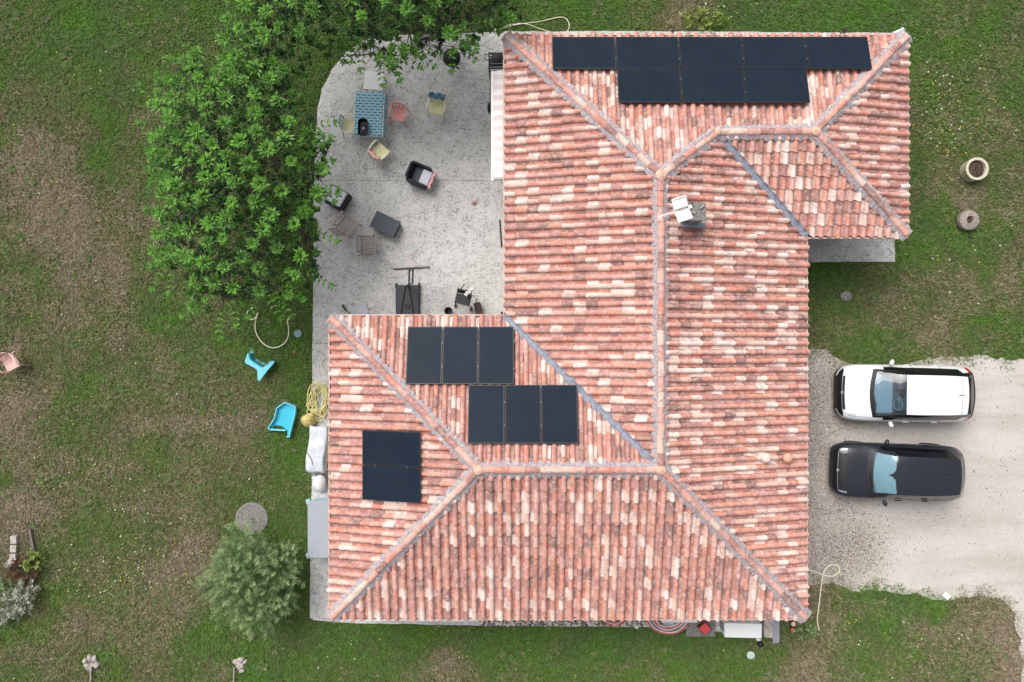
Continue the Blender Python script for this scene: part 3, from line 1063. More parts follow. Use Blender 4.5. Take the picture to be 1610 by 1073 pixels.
# concrete apron: one structure, poured in bays with open joints
apr = bpy.data.objects.new("patio", None); COL.objects.link(apr)
tag(apr, "pale speckled concrete patio and apron round the house", "patio", kind="structure")
jy = P(0, 284, ZG).y; jx = P(794, 0, ZG).x
bays = [("y>", jy), ]
def bay(cuts_, name="slab"):
    bm = bmesh.new()
    APs = ragged(AP, 0.05, 0.25, 9)
    vs2 = [bm.verts.new((p[0], p[1], ZG)) for p in APs]
    f_ = bm.faces.new(vs2)
    bm.normal_update()
    if f_.normal.z < 0: f_.normal_flip()
    for (co_, no_) in cuts_:
        bmesh.ops.bisect_plane(bm, geom=bm.verts[:] + bm.edges[:] + bm.faces[:], plane_co=co_, plane_no=no_, clear_outer=True)
    r_ = bmesh.ops.extrude_face_region(bm, geom=bm.faces[:])
    bmesh.ops.translate(bm, vec=(0, 0, -0.16), verts=[e_ for e_ in r_["geom"] if isinstance(e_, bmesh.types.BMVert)])
    bmesh.ops.recalc_face_normals(bm, faces=bm.faces[:])
    me = bpy.data.meshes.new(name)
    bm.to_mesh(me); bm.free()
    me.materials.append(MATS["concrete_patio"])
    o = bpy.data.objects.new(name, me); COL.objects.link(o); o.parent = apr
    return o
g_ = 0.005
jy2 = P(0, 492, ZG).y - 1.0
jx2 = 4.0
bay([((0, jy + g_, 0), (0, -1, 0)), ((jx2 - g_, 0, 0), (1, 0, 0))])
bay([((0, jy + g_, 0), (0, -1, 0)), ((jx2 + g_, 0, 0), (-1, 0, 0))])
bay([((0, jy - g_, 0), (0, 1, 0)), ((0, jy2 + g_, 0), (0, -1, 0)), ((jx2 - g_, 0, 0), (1, 0, 0))])
bay([((0, jy - g_, 0), (0, 1, 0)), ((jx2 + g_, 0, 0), (-1, 0, 0)), ((0, 2.3, 0), (0, -1, 0))])
bay([((0, jy2 - g_, 0), (0, 1, 0)), ((0, -5.2 + g_, 0), (0, -1, 0)), ((jx2 - g_, 0, 0), (1, 0, 0))])
bay([((0, -5.2 - g_, 0), (0, 1, 0)), ((jx2 - g_, 0, 0), (1, 0, 0))])
bay([((0, -5.2 - g_, 0), (0, 1, 0)), ((jx2 + g_, 0, 0), (-1, 0, 0)), ((8.0, 0, 0), (1, 0, 0))])

# ------------------------------------------------------------------ grass, flowers, loose stones
def blade_patch(seed, n=62, rad=0.21, hmin=0.03, hmax=0.075):
    rg = np.random.default_rng(seed)
    mb = MB()
    for k in range(n):
        r_ = rad * math.sqrt(rg.random()); th = rg.random() * 2 * PI
        x, y = r_ * math.cos(th), r_ * math.sin(th)
        a_ = rg.random() * 2 * PI
        h_ = hmin + (hmax - hmin) * rg.random()
        lean = h_ * (0.5 + 1.1 * rg.random())
        wd = 0.006 + 0.008 * rg.random()
        dx, dy = math.cos(a_), math.sin(a_)
        b0 = (x - dy * wd, y + dx * wd, -0.01); b1 = (x + dy * wd, y - dx * wd, -0.01)
        m0 = (x - dy * wd + dx * lean * .4, y + dx * wd + dy * lean * .4, h_ * .75); m1 = (x + dy * wd + dx * lean * .4, y - dx * wd + dy * lean * .4, h_ * .75)
        t_ = (x + dx * lean, y + dy * lean, h_)
        tv = float(rg.random())
        mb.add([b0, b1, m1, m0, t_], [(0, 1, 2, 3), (3, 2, 4)], tint=(tv, tv, tv, 1))
    return proto(mb, "grass_tuft", "grass_blade")
gp = []
st = 0.185
for xx in np.arange(-19.6, 19.6, st):
    for yy in np.arange(-13.6, 13.6, st):
        gp.append((xx, yy))
gp = np.array(gp) + RNG.uniform(-st * .5, st * .5, (len(gp), 2))
inside = in_poly(gp[:, 0], gp[:, 1], AP) | in_poly(gp[:, 0], gp[:, 1], DR)
hp = in_poly(gp[:, 0], gp[:, 1], [(v.x, v.y) for v in wallp])
dr_in = in_poly(gp[:, 0], gp[:, 1], DR) & ~in_poly(gp[:, 0], gp[:, 1], AP)
near = np.zeros(len(gp), dtype=bool)
for dx_, dy_ in ((.22, 0), (-.22, 0), (0, .22), (0, -.22)):
    near |= ~in_poly(gp[:, 0] + dx_, gp[:, 1] + dy_, DR)
creep = dr_in & near & (gp[:, 0] > SE.x + .1) & (RNG.random(len(gp)) < .4)
gp = gp[(~inside & ~hp) | creep]
dv = dryness(gp[:, 0], gp[:, 1])
keep = RNG.random(len(gp)) > np.clip(dv - 0.55, 0, 1) * 0.45
gp, dv = gp[keep], dv[keep]
gz = (vnoise(gp[:, 0] * 1.3, gp[:, 1] * 1.3, 2, 3) - 0.5) * 0.03 - 0.012
sc_ = 0.7 + 0.7 * vnoise(gp[:, 0] * 3, gp[:, 1] * 3, 44, 3)
ob = scatter("grass", np.column_stack([gp, gz]), [blade_patch(i) for i in range(6)], sc_, RNG.random(len(gp)) * 2 * PI, {"dry": dv})
tag(ob, "short patchy grass of the lawn", "grass", kind="stuff")
print("grass patches", len(gp))

# wild flowers
mat("flower_yellow", S(214, 206, 90), 0.8); mat("flower_white", S(232, 230, 214), 0.8); mat("leaf_pale", S(150, 170, 96), 0.8)
fl = []
for nm, m_ in (("flower_yellow", "flower_yellow"), ("flower_white", "flower_white"), ("dry_leaf", "leaf_pale")):
    fl.append(proto(MB().lathe([(0.004, 0.0), (0.026, 0.07), (0.012, 0.085)], 6), nm, m_))
fz = [(170, 900, 90, 50, 110), (270, 890, 60, 60, 50), (130, 520, 60, 50, 26), (1480, 200, 40, 60, 90), (1490, 110, 60, 50, 34), (80, 290, 40, 40, 10), (120, 120, 90, 90, 14), (1470, 400, 120, 60, 40), (1110, 25, 60, 14, 46), (620, 1020, 400, 40, 40), (130, 760, 120, 90, 60), (1400, 1000, 140, 50, 40), (220, 650, 160, 120, 40), (1540, 160, 60, 90, 40)]
fp = []
for (cx, cy, sx, sy, n) in fz:
    for k in range(n):
        p = P(cx + random.gauss(0, sx * .6), cy + random.gauss(0, sy * .6))
        fp.append((p.x, p.y, 0.0))
fp = np.array(fp)
ok = ~(in_poly(fp[:, 0], fp[:, 1], AP) | in_poly(fp[:, 0], fp[:, 1], DR))
fp = fp[ok]
ob = scatter("wildflowers", fp, fl, 0.5 + 0.6 * RNG.random(len(fp)), RNG.random(len(fp)) * 6.28)
tag(ob, "tiny yellow and white wild flowers scattered in the grass", "flowers", kind="stuff")

def weed(seed, m_):
    rg = np.random.default_rng(seed); mb = MB()
    for k in range(9):
        th = k * 2.4 + rg.random(); L_ = .05 + .07 * rg.random(); w_ = L_ * .3
        dx, dy = math.cos(th), math.sin(th)
        tv = float(.2 + .7 * rg.random())
        mb.add([(0, 0, .02), (dx * L_ * .5 - dy * w_, dy * L_ * .5 + dx * w_, .055), (dx * L_, dy * L_, .045), (dx * L_ * .5 + dy * w_, dy * L_ * .5 - dx * w_, .055)], [(0, 3, 2, 1)], tint=(tv, tv, tv, 1))
    return proto(mb, "weed", m_)
wm = []
for nm_, a_, b_ in (("weed_green", S(66, 96, 44), S(104, 132, 64)), ("weed_dull", S(88, 96, 62), S(128, 132, 88))):
    Nw = NT(nm_)
    Nw.l(Nw.mix(Nw.attr("tint").outputs["Fac"], a_, b_), Nw.b.inputs["Base Color"]); Nw.b.inputs["Roughness"].default_value = .7
    wm += [weed(len(wm) + q, nm_) for q in range(3)]
wpt = RNG.uniform((-18, -12), (18, 12), (11000, 2))
ok = ~(in_poly(wpt[:, 0], wpt[:, 1], AP) | in_poly(wpt[:, 0], wpt[:, 1], DR) | in_poly(wpt[:, 0], wpt[:, 1], [(v.x, v.y) for v in outline]))
wpt = wpt[ok]
wpt = wpt[RNG.random(len(wpt)) < np.clip((vnoise(wpt[:, 0] * 1.1, wpt[:, 1] * 1.1, 77, 4) - .42) * 2.4, 0.03, 1)]
ob = scatter("weeds", np.column_stack([wpt, np.zeros(len(wpt))]), wm, 0.5 + 0.9 * RNG.random(len(wpt)), RNG.random(len(wpt)) * 6.28)
tag(ob, "small broad-leaved weeds growing in clusters through the lawn", "weeds", kind="stuff")
lf = [proto(MB().add([(-.05, 0, .01), (0, .02, .0), (.05, 0, .012), (0, -.02, .0)], [(0, 3, 2, 1)]), "fallen_leaf", m_) for m_ in ("leaf_pale", "rust", "wood_brown")]
lp = []
while len(lp) < 120:
    x_, y_ = random.gauss(545, 60), random.gauss(250, 130)
    if random.random() < .35: x_, y_ = random.uniform(560, 780), random.gauss(75, 25)
    q_ = P(x_, y_, ZG)
    if in_poly(np.array([q_.x]), np.array([q_.y]), AP)[0] and x_ < 780: lp.append((q_.x, q_.y, ZG + .004))
ob = scatter("fallen_leaves", lp, lf, 0.35 + 0.5 * RNG.random(len(lp)), RNG.random(len(lp)) * 6.28)
tag(ob, "few small fallen leaves strewn on the patio under the trees", "leaves", kind="stuff")
# loose stones
def stone(seed, flat=0.6):
    rg = np.random.default_rng(seed)
    bm = bmesh.new()
    bmesh.ops.create_icosphere(bm, subdivisions=1, radius=1.0)
    for v in bm.verts:
        v.co *= 0.75 + 0.5 * rg.random()
        v.co.z *= flat
        v.co.x *= 1.2
    me = bpy.data.meshes.new("stone")
    bm.to_mesh(me); bm.free()
    me.materials.append(MATS["gravel_stone"])
    return bpy.data.objects.new("stone", me)
gpts = RNG.uniform((SE.x - 0.9, -11.5), (19.5, 0.4), (330000, 2))
ok = in_poly(gpts[:, 0], gpts[:, 1], DR)
gpts = gpts[ok]
pr_ = 0.06 + 0.94 * coarse_f(gpts[:, 0], gpts[:, 1]) * (0.3 + 1.1 * vnoise(gpts[:, 0] * 1.7, gpts[:, 1] * 1.7, 8, 3))
gpts = gpts[RNG.random(len(gpts)) < pr_]
gs = 0.006 + 0.015 * RNG.random(len(gpts)) ** 2.5
shade = np.clip(RNG.normal(0.44, 0.30, len(gpts)) + 0.32 * (1 - coarse_f(gpts[:, 0], gpts[:, 1])) - 0.35 * (vnoise(gpts[:, 0] * 0.9, gpts[:, 1] * 0.9, 51, 2) - 0.35), 0, 1)
ob = scatter("gravel", np.column_stack([gpts, np.full(len(gpts), 0.025)]), [stone(i) for i in range(5)], gs, RNG.random(len(gpts)) * 6.28, {"shade": shade})
tag(ob, "loose grey and cream gravel stones on the driveway", "gravel", kind="stuff")
print("gravel", len(gpts))
# rubble strip along the south wall
q0, q1 = P(757, 972, ZG), P(1040, 982, ZG)
rp_ = RNG.uniform((q0.x, q1.y - 0.03), (q1.x, q0.y + 0.35), (2600, 2))
ob = scatter("rubble", np.column_stack([rp_, np.full(len(rp_), ZG + 0.02)]), [stone(20 + i, .7) for i in range(5)], 0.018 + 0.035 * RNG.random(len(rp_)) ** 2, RNG.random(len(rp_)) * 6.28, {"shade": np.where(RNG.random(len(rp_)) < .55, RNG.uniform(0, .2, len(rp_)), RNG.uniform(.6, 1, len(rp_)))})
tag(ob, "strip of dark and white rubble stones along the south eave", "rubble", kind="stuff")

# ------------------------------------------------------------------ solar panels
N = NT("solar_cell")
tc = N.n("ShaderNodeTexCoord").outputs["Object"]
br = N.n("ShaderNodeTexBrick")
br.offset = 0.0
br.inputs["Scale"].default_value = 1.0
br.inputs["Mortar Size"].default_value = 0.0035
br.inputs["Brick Width"].default_value = 0.163
br.inputs["Row Height"].default_value = 0.083
br.inputs["Color1"].default_value = S(33, 43, 56)
br.inputs["Color2"].default_value = S(35, 45, 58)
br.inputs["Mortar"].default_value = S(31, 40, 52)
N.l(tc, br.inputs["Vector"])
dn = N.noise(1.3, 4, 0.6)
N.l(N.mix(N.ramp(dn, 0.4, 0.7, 0, 0.1), br.outputs[0], S(66, 76, 88)), N.b.inputs["Base Color"])
N.b.inputs["Roughness"].default_value = 0.3
N.b.inputs["Specular IOR Level"].default_value = 0.06
mat("panel_frame", S(26, 30, 36), 0.4)
mat("clamp_metal", S(112, 118, 122), 0.4, metal=0.3)
mat("rail_metal", S(120, 124, 128), 0.4, metal=0.6)

PLAB = {
 ("row5", 0): "leftmost black solar panel in the row of five along the north eave",
 ("row5", 1): "second black solar panel from the left in the row of five along the north eave",
 ("row5", 2): "middle black solar panel in the row of five along the north eave",
 ("row5", 3): "fourth black solar panel from the left in the row of five along the north eave",
 ("row5", 4): "rightmost black solar panel in the row of five, beside the north-east hip",
 ("row3", 0): "left black solar panel of the three just below the row of five",
 ("row3", 1): "middle black solar panel of the three just below the row of five",
 ("row3", 2): "right black solar panel of the three just below the row of five",
 ("mid", 0): "left upright black solar panel of the upper three above the patio eave",
 ("mid", 1): "middle upright black solar panel of the upper three above the patio eave",
 ("mid", 2): "right upright black solar panel of the upper three, nearest the valley top",
 ("low", 0): "left upright black solar panel of the lower three touching the horizontal ridge side",
 ("low", 1): "middle upright black solar panel of the lower three near the horizontal ridge",
 ("low", 2): "right upright black solar panel of the lower three, beside the valley",
 ("west", 0): "upper black solar panel of the lone pair on the west slope",
 ("west", 1): "lower black solar panel of the lone pair on the west slope",
}
def make_panel(label, O, ex, ey, ez, w_, h_, clamps):
    M = Matrix(((ex.x, ey.x, ez.x, O.x), (ex.y, ey.y, ez.y, O.y), (ex.z, ey.z, ez.z, O.z), (0, 0, 0, 1)))
    t = bpy.data.objects.new("solar_panel", None); COL.objects.link(t)
    t.matrix_world = M
    t.empty_display_size = 0.2
    tag(t, label, "solar panel", "black solar panels on the roof")
    MB().box((0, 0, 0), (w_ - 0.04, h_ - 0.04, 0.014)).build("cell_glass", "solar_cell", t)
    fr = MB()
    for sx in (-1, 1):
        fr.box((sx * (w_ / 2 - 0.011), 0, -0.010), (0.022, h_, 0.040))
    for sy in (-1, 1):
        fr.box((0, sy * (h_ / 2 - 0.011), -0.010), (w_ - 0.044, 0.022, 0.038))
    fr.build("frame", "panel_frame", t)
    for (cx, cy) in clamps:
        MB().box((cx, cy, 0.016), (0.028, 0.036, 0.012)).build("clamp", "clamp_metal", t)
    rl = MB()
    if w_ > h_:
        for q in (-0.25, 0.25):
            rl.box((0, q * h_, -0.055), (w_ * 1.0, 0.04, 0.045))
    else:
        for q in (-0.28, 0.28):
            rl.box((0, q * h_, -0.055), (w_ * 1.0, 0.04, 0.045))
    rl.build("rail", "rail_metal", t)
for (fn, x0, x1, y0, y1, nc, nr, tg) in PANELS_PX:
    pl = PLANES[fn]
    a, e, s, n = pl
    c00, c10, c01, c11 = hit(x0, y0, pl, PAN_OFF), hit(x1, y0, pl, PAN_OFF), hit(x0, y1, pl, PAN_OFF), hit(x1, y1, pl, PAN_OFF)
    cen = (c00 + c10 + c01 + c11) / 4
    if abs(e.x) > 0.5:
        ex = Vector((1, 0, 0)); ey = n.cross(ex)
    else:
        ey = Vector((0, 1, 0)); ex = ey.cross(n)
    W_ = ((c10 - c00).dot(ex) + (c11 - c01).dot(ex)) / 2
    H_ = abs(((c00 - c01).dot(ey) + (c10 - c11).dot(ey)) / 2)
    pw, ph = W_ / nc, H_ / nr
    k = 0
    for r_ in range(nr):
        for c_ in range(nc):
            O = cen + ex * (-W_ / 2 + pw * (c_ + .5)) + ey * (H_ / 2 - ph * (r_ + .5))
            w2, h2 = pw - 0.018, ph - 0.018
            cl = []
            if nr == 1:
                sides = [-1] if c_ > 0 else []
                for q in (-0.2, 0.2):
                    if c_ > 0: cl.append((-pw / 2, q * h2))
                    if c_ == 0: cl.append((-pw / 2 - 0.01, q * h2 * 1.2))
                    if c_ == nc - 1: cl.append((pw / 2 + 0.01, q * h2 * 1.2))
            else:
                for q in (-0.28, 0.28):
                    cl.append((q * w2, ph / 2 if r_ == 0 else -ph / 2))
                    if r_ == 1: cl.append((q * w2, ph / 2))
            make_panel(PLAB[(tg, k)], O, ex, ey, n, w2, h2, cl)
            k += 1

# ------------------------------------------------------------------ television antenna by the chimney
t = thing("television_antenna", "white television antenna on a mast beside the grey chimney", "antenna", (ca.x - 0.30, ca.y + 0.02, ca.z - 0.5))
t.rotation_euler = (0, 0, R(18))
mz = 1.05
MB().tube([(0, 0, 0), (0, 0, mz)], 0.02, 10).build("mast", "steel", t, smooth=True, auto=50)
mb = MB()
mb.tube([(-0.78, 0, mz - 0.04), (0.10, 0, mz - 0.04)], 0.014, 8)
mb.build("boom", "white_metal", t, smooth=True, auto=50)
mb = MB()
for k in range(8):
    x = -0.74 + k * 0.06
    mb.tube([(x, -0.05, mz - 0.02), (x, 0.05, mz - 0.02)], 0.007, 6)
mb.build("director", "white_metal", t)
for sgn in (-1, 1):                      # the two folded reflector wings
    mb = MB()
    for k in range(6):
        x = -0.34 + k * 0.058
        mb.tube([(x, sgn * 0.02, mz + 0.0 + k * .004), (x + 0.02, sgn * 0.30, mz + 0.06 + k * 0.004)], 0.008, 6)
    for (yy, zz) in ((0.05, 0.01), (0.29, 0.065)):
        mb.tube([(-0.36, sgn * yy, mz + zz), (0.0, sgn * yy, mz + zz + .02)], 0.019, 6)
    for x_ in (-.35, .0):
        mb.tube([(x_, sgn * .04, mz + .01), (x_ + .015, sgn * .3, mz + .07)], 0.018, 6)
    mb.box((-0.17, sgn * 0.17, mz + 0.035), (0.33, 0.22, 0.006), rx=sgn * R(12))
    mb.build("reflector", "white_metal", t)
mb = MB()
mb.tube([(0.10, 0.06, mz - .05), (0.2, 0.10, mz - 0.15), (0.22, 0.0, mz - .3), (0.1, -0.04, mz - .4)], 0.012, 6)
mb.build("cable", "black_plastic", t, smooth=True)
MB().box((0.06, 0.0, mz - .05), (0.12, 0.09, 0.08)).build("clamp", "white_metal", t, bevel=0.01)

# ------------------------------------------------------------------ awning on the patio side
N = NT("awning_stripe")
sx_ = N.n("ShaderNodeSeparateXYZ"); N.l(N.pos(), sx_.inputs[0])
m1 = N.math('FRACT', N.math('MULTIPLY', sx_.outputs[1], 3.4))
st_ = N.ramp(m1, 0.46, 0.54)
nn_ = N.noise(7, 4, 0.6)
N.l(N.mix(N.ramp(nn_, .35, .7, 0, .25), N.mix(st_, S(250, 246, 244), S(238, 220, 218)), S(214, 204, 200)), N.b.inputs["Base Color"])
N.b.inputs["Roughness"].default_value = 0.9
za = 2.45
y_t, y_b = P(0, 111, za).y, P(0, 282, za).y
x_o = P(774.5, 0, za).x
t = thing("awning", "pale pink and white striped awning hanging off the west wall", "awning", (0, 0, 0))
mb = MB()
ny = 26
vv, ff = [], []
for j in range(ny + 1):
    y = y_t + (y_b - y_t) * j / ny
    for i, (x, z) in enumerate(((NW.x + 0.40, za + 0.12), (NW.x + 0.1, za + 0.04), (x_o + 0.12, za - 0.02), (x_o + 0.03, za - 0.07), (x_o, za - 0.09))):
        vv.append((x + 0.008 * math.sin(j * 1.7), y, z - 0.02 * math.sin(PI * ((j * 5 / ny) % 1)) * (1 if 0 < i < 3 else 0)))
for j in range(ny):
    for i in range(4):
        ff.append((j * 5 + i, j * 5 + i + 1, (j + 1) * 5 + i + 1, (j + 1) * 5 + i))
o = mb.add(vv, ff).build("canopy_fabric", "awning_stripe", t, smooth=True)
o.modifiers.new("thick", 'SOLIDIFY').thickness = 0.006
MB().box((x_o - 0.01, (y_t + y_b) / 2, za - 0.11), (0.07, abs(y_b - y_t) + 0.06, 0.06)).build("front_bar", "white_metal", t, bevel=0.012)
mb = MB()
for y in (y_t - 0.6, y_b + 0.6):
    mb.tube([(NW.x + 0.42, y, za - .06), (x_o + 0.05, y, za - .13)], 0.02, 8)
mb.build("arm", "white_metal", t)
MB().tube([(x_o - 0.07, y_t - 0.4, za - 0.12), (x_o - 0.10, y_t - 0.5, za - 0.6), (x_o - 0.06, y_t - 1.1, 1.2)], 0.011, 6).build("crank_rod", "steel", t)
# black bag hanging below the awning bar
p = P(769, 169, 1.2)
t = thing("hanging_bag", "small black bag hanging beside the striped awning", "bag", (p.x, p.y, 1.0))
MB().lathe([(0.01, -0.02), (0.07, 0.02), (0.085, 0.14), (0.06, 0.3), (0.015, 0.42)], 12, sx=0.7, sy=2.0).build("body", "black_plastic", t, smooth=True)
MB().tube([(0, -.05, .38), (0.02, 0, .62), (0, .05, .38)], 0.008, 6).build("strap", "black_plastic", t)

# black metal rack by the north-west corner of the roof
p = P(781, 96, 0.9)
t = thing("metal_rack", "black metal shelf rack at the roof's north-west corner beside the awning", "rack", (p.x, p.y, ZG))
for k, (sx2, sy2) in enumerate(((-1, -1), (1, -1), (1, 1), (-1, 1))):
    MB().tube([(sx2 * .24, sy2 * .23, 0), (sx2 * .24, sy2 * .23, 0.92)], 0.018, 8).build("leg", "black_metal", t)
for z in (0.35, 0.85):
    mb = MB()
    for k in range(6):
        mb.box((0, -0.22 + k * 0.088, z), (0.5, 0.03 + .03 * (k % 2), 0.015))
    for sx2 in (-1, 1):
        mb.box((sx2 * .24, 0, z), (0.03, 0.5, 0.022))
    mb.build("shelf", "black_metal", t)
MB().lathe([(0.02, 0), (0.14, 0.02), (0.17, 0.1), (0.15, 0.11)], 14, (0.02, 0.03, 0.87), sx=1.2).build("tray", "black_plastic", t, smooth=True, auto=50)
MB().tube([(-.24, .2, .8), (-.36, .22, .82), (-.36, .05, .82), (-.24, .02, .8)], 0.014, 6).build("handle", "black_metal", t)

# ------------------------------------------------------------------ patio furniture
def garden_chair(label, loc, rz, main, arm, seat_m=None, sc=1.0, group="stackable plastic garden chairs", flip=None):
    """plastic garden armchair, back towards +y of its own frame"""
    t = thing("garden_chair", label, "chair", loc, rz, group)
    t.scale = (sc,) * 3
    seat_m = seat_m or main
    # seat, slightly dished
    mb = MB(); vv = []; ff = []; n = 6
    for top in (0, 1):
        for j in range(n + 1):
            for i in range(n + 1):
                u, v = i / n - .5, j / n - .5
                z = 0.43 - 0.02 * (1 - (2 * u) ** 2) * (1 - (2 * v) ** 2) + (0.0 if top else -0.022) - (0.015 if v < -.4 else 0)
                vv.append((u * (0.44 - 0.04 * (v + .5)), v * 0.44, z))
    m = (n + 1) ** 2
    for j in range(n):
        for i in range(n):
            a_ = j * (n + 1) + i
            ff.append((m + a_, m + a_ + 1, m + a_ + n + 2, m + a_ + n + 1)); ff.append((a_, a_ + n + 1, a_ + n + 2, a_ + 1))
    rim = [i for i in range(n + 1)] + [j * (n + 1) + n for j in range(1, n + 1)] + [n * (n + 1) + i for i in range(n - 1, -1, -1)] + [j * (n + 1) for j in range(n - 1, 0, -1)]
    for k in range(len(rim)):
        a_, b_ = rim[k], rim[(k + 1) % len(rim)]
        ff.append((a_, b_, m + b_, m + a_))
    mb.add(vv, ff).build("seat", seat_m, t, smooth=True, auto=40)
    # curved back with openings
    mb = MB()
    def bk(u, z):
        return (u * (0.46 + 0.02 * z), 0.215 + 0.16 * (z - 0.43) - 0.07 * (2 * u) ** 2, z)
    def strip(u0, u1, z0, z1, k=6):
        v2, f2 = [], []
        for q in range(k + 1):
            u = u0 + (u1 - u0) * q / k
            for z in (z0, z1):
                x, y, zz = bk(u, z)
                v2 += [(x, y, zz), (x, y + 0.018, zz)]
        for q in range(k):
            b0 = q * 4
            f2 += [(b0, b0 + 4, b0 + 6, b0 + 2), (b0 + 1, b0 + 3, b0 + 7, b0 + 5), (b0 + 2, b0 + 6, b0 + 7, b0 + 3), (b0, b0 + 1, b0 + 5, b0 + 4)]
        f2 += [(0, 2, 3, 1), (k * 4, k * 4 + 1, k * 4 + 3, k * 4 + 2)]
        mb.add(v2, f2)
    strip(-.5, .5, 0.70, 0.80)
    strip(-.5, .5, 0.46, 0.52)
    for k in range(5):
        u = -.5 + k * 0.225
        strip(u, u + 0.10, 0.52, 0.70, 2)
    mb.build("backrest", main, t)
    for sgn in (-1, 1):
        pts = spline([(sgn * 0.235, 0.20, 0.66), (sgn * 0.275, 0.05, 0.645), (sgn * 0.28, -0.12, 0.64), (sgn * 0.265, -0.2, 0.60)], 4)
        mb = MB(); v2, f2 = [], []
        for q in pts:
            v2 += [(q.x - .024, q.y, q.z - .012), (q.x + .024, q.y, q.z - .012), (q.x + .024, q.y, q.z + .012), (q.x - .024, q.y, q.z + .012)]
        for q in range(len(pts) - 1):
            for k in range(4):
                f2.append((q * 4 + k, q * 4 + (k + 1) % 4, q * 4 + 4 + (k + 1) % 4, q * 4 + 4 + k))
        f2 += [(0, 3, 2, 1), tuple(len(v2) - 4 + k for k in range(4))]
        mb.add(v2, f2).build("arm", arm, t)
        MB().tube([(sgn * 0.265, -0.2, 0.61), (sgn * 0.245, -0.22, 0.4), (sgn * 0.262, -0.26, 0.0)], [0.022, 0.024, 0.018], 8).build("leg", main, t, smooth=True)
        MB().tube([(sgn * 0.225, 0.2, 0.5), (sgn * 0.235, 0.23, 0.4), (sgn * 0.25, 0.30, 0.0)], [0.022, 0.024, 0.018], 8).build("leg", main, t, smooth=True)
    return t
def at(px, py, zref=0.43, z0=ZG):
    p = P(px, py, zref)
    return Vector((p.x, p.y, z0))
garden_chair("coral pink plastic garden chair standing alone right of the blue table", at(627, 180), R(-11), "pink_plastic", "pink_plastic", sc=.92)
garden_chair("yellow garden chair with a dark blue cloth over its back", at(687, 169), R(-11), "cream_plastic", "cream_plastic", "yellow_plastic")
garden_chair("yellow garden chair with pink cloth on its back, below the blue table", at(598, 240), R(138), "cream_plastic", "cream_plastic", "yellow_plastic")
garden_chair("yellow garden chair pushed against the left side of the blue table", at(551, 198), R(92), "pale_blue_plastic", "cream_plastic", "yellow_plastic")
garden_chair("pale pink plastic garden chair alone on the lawn at the left edge", at(17, 570, .43, 0), R(29), "pink_pale", "pink_pale", sc=1.04)

def cloth(name, label, cat, c, rz, sx2, sy2, m, hz, drop, seed, group=None):
    """crumpled cloth hung over an edge at height hz"""
    rg = np.random.default_rng(seed)
    mb = MB(); n = 12; vv = []; ff = []
    for j in range(n + 1):
        for i in range(n + 1):
            u, v = i / n - .5, j / n - .5
            d = abs(v) * sy2
            over = max(0, d - 0.035)
            y = math.copysign(min(d, 0.035) + 0.25 * over, v)
            z = hz - over * drop + 0.02 * math.sin(u * 19 + seed) * (0.4 + abs(v) * 2) + 0.01 * rg.normal()
            vv.append((u * sx2 * (1 + 0.08 * math.sin(v * 9 + seed)), y + 0.02 * math.sin(u * 14 + seed * 2), z))
    for j in range(n):
        for i in range(n):
            a_ = j * (n + 1) + i
            ff.append((a_, a_ + 1, a_ + n + 2, a_ + n + 1))
    o = mb.add(vv, ff).build(name, m, None, smooth=True)
    o.location = c; o.rotation_euler = (0, 0, rz)
    o.modifiers.new("thick", 'SOLIDIFY').thickness = 0.008
    tag(o, label, cat, group)
    return o
q = at(687, 169); d_ = Matrix.Rotation(R(-11), 3, 'Z') @ Vector((0, 0.25, 0))
cloth("blue_cloth", "dark blue patterned cloth hung over the back of a yellow chair", "cloth", q + d_, R(-11), 0.50, 0.5, "cloth_blue", 0.83, 0.85, 3)
q = at(598, 240); d_ = Matrix.Rotation(R(138), 3, 'Z') @ Vector((-0.02, 0.24, 0))
cloth("pink_cloth", "crumpled pink cloth on the back of the yellow chair below the table", "cloth", q + d_, R(138), 0.42, 0.4, "cloth_pink", 0.83, 0.8, 5)

# white square table
c = at(588, 128, 0.5)
t = thing("side_table", "small square white table above the blue-clothed table", "table", c, R(-6))
MB().box((0, 0, 0.47), (0.60, 0.58, 0.04)).build("tabletop", "white_plastic", t, bevel=0.012)
for sx2 in (-1, 1):
    for sy2 in (-1, 1):
        MB().box((sx2 * 0.25, sy2 * 0.24, 0.225), (0.05, 0.05, 0.45), taper=1.1).build("leg", "white_plastic", t)
MB().box((0, 0, 0.42), (0.5, 0.48, 0.05)).build("apron", "white_plastic", t)

# table with blue cloth
zt = 0.74
c = at(580, 179, zt)
t = thing("garden_table", "rectangular white garden table under the blue fish-scale cloth", "table", c, R(-2.5))
tw, td = 0.92, 1.36
MB().box((0, 0, zt - ZG - 0.03), (tw, td, 0.04)).build("tabletop", "white_plastic", t, bevel=0.015)
for sx2 in (-1, 1):
    for sy2 in (-1, 1):
        MB().tube([(sx2 * (tw / 2 - .1), sy2 * (td / 2 - .1), zt - ZG - 0.03), (sx2 * (tw / 2 - .05), sy2 * (td / 2 - .06), 0)], 0.028, 8).build("leg", "white_plastic", t)
N = NT("scale_cloth")
tc = N.n("ShaderNodeTexCoord").outputs["Object"]
br = N.n("ShaderNodeTexBrick"); br.offset = 0.5
for k_, v_ in (("Scale", 1.0), ("Mortar Size", 0.030), ("Mortar Smooth", .35), ("Brick Width", 0.18), ("Row Height", 0.088)):
    br.inputs[k_].default_value = v_
br.inputs["Color1"].default_value = S(72, 108, 128); br.inputs["Color2"].default_value = S(84, 122, 142); br.inputs["Mortar"].default_value = S(164, 208, 224)
N.l(tc, br.inputs["Vector"]); N.l(br.outputs[0], N.b.inputs["Base Color"]); N.b.inputs["Roughness"].default_value = 0.85
mb = MB(); nx_, ny_ = 16, 22; vv = []; ff = []
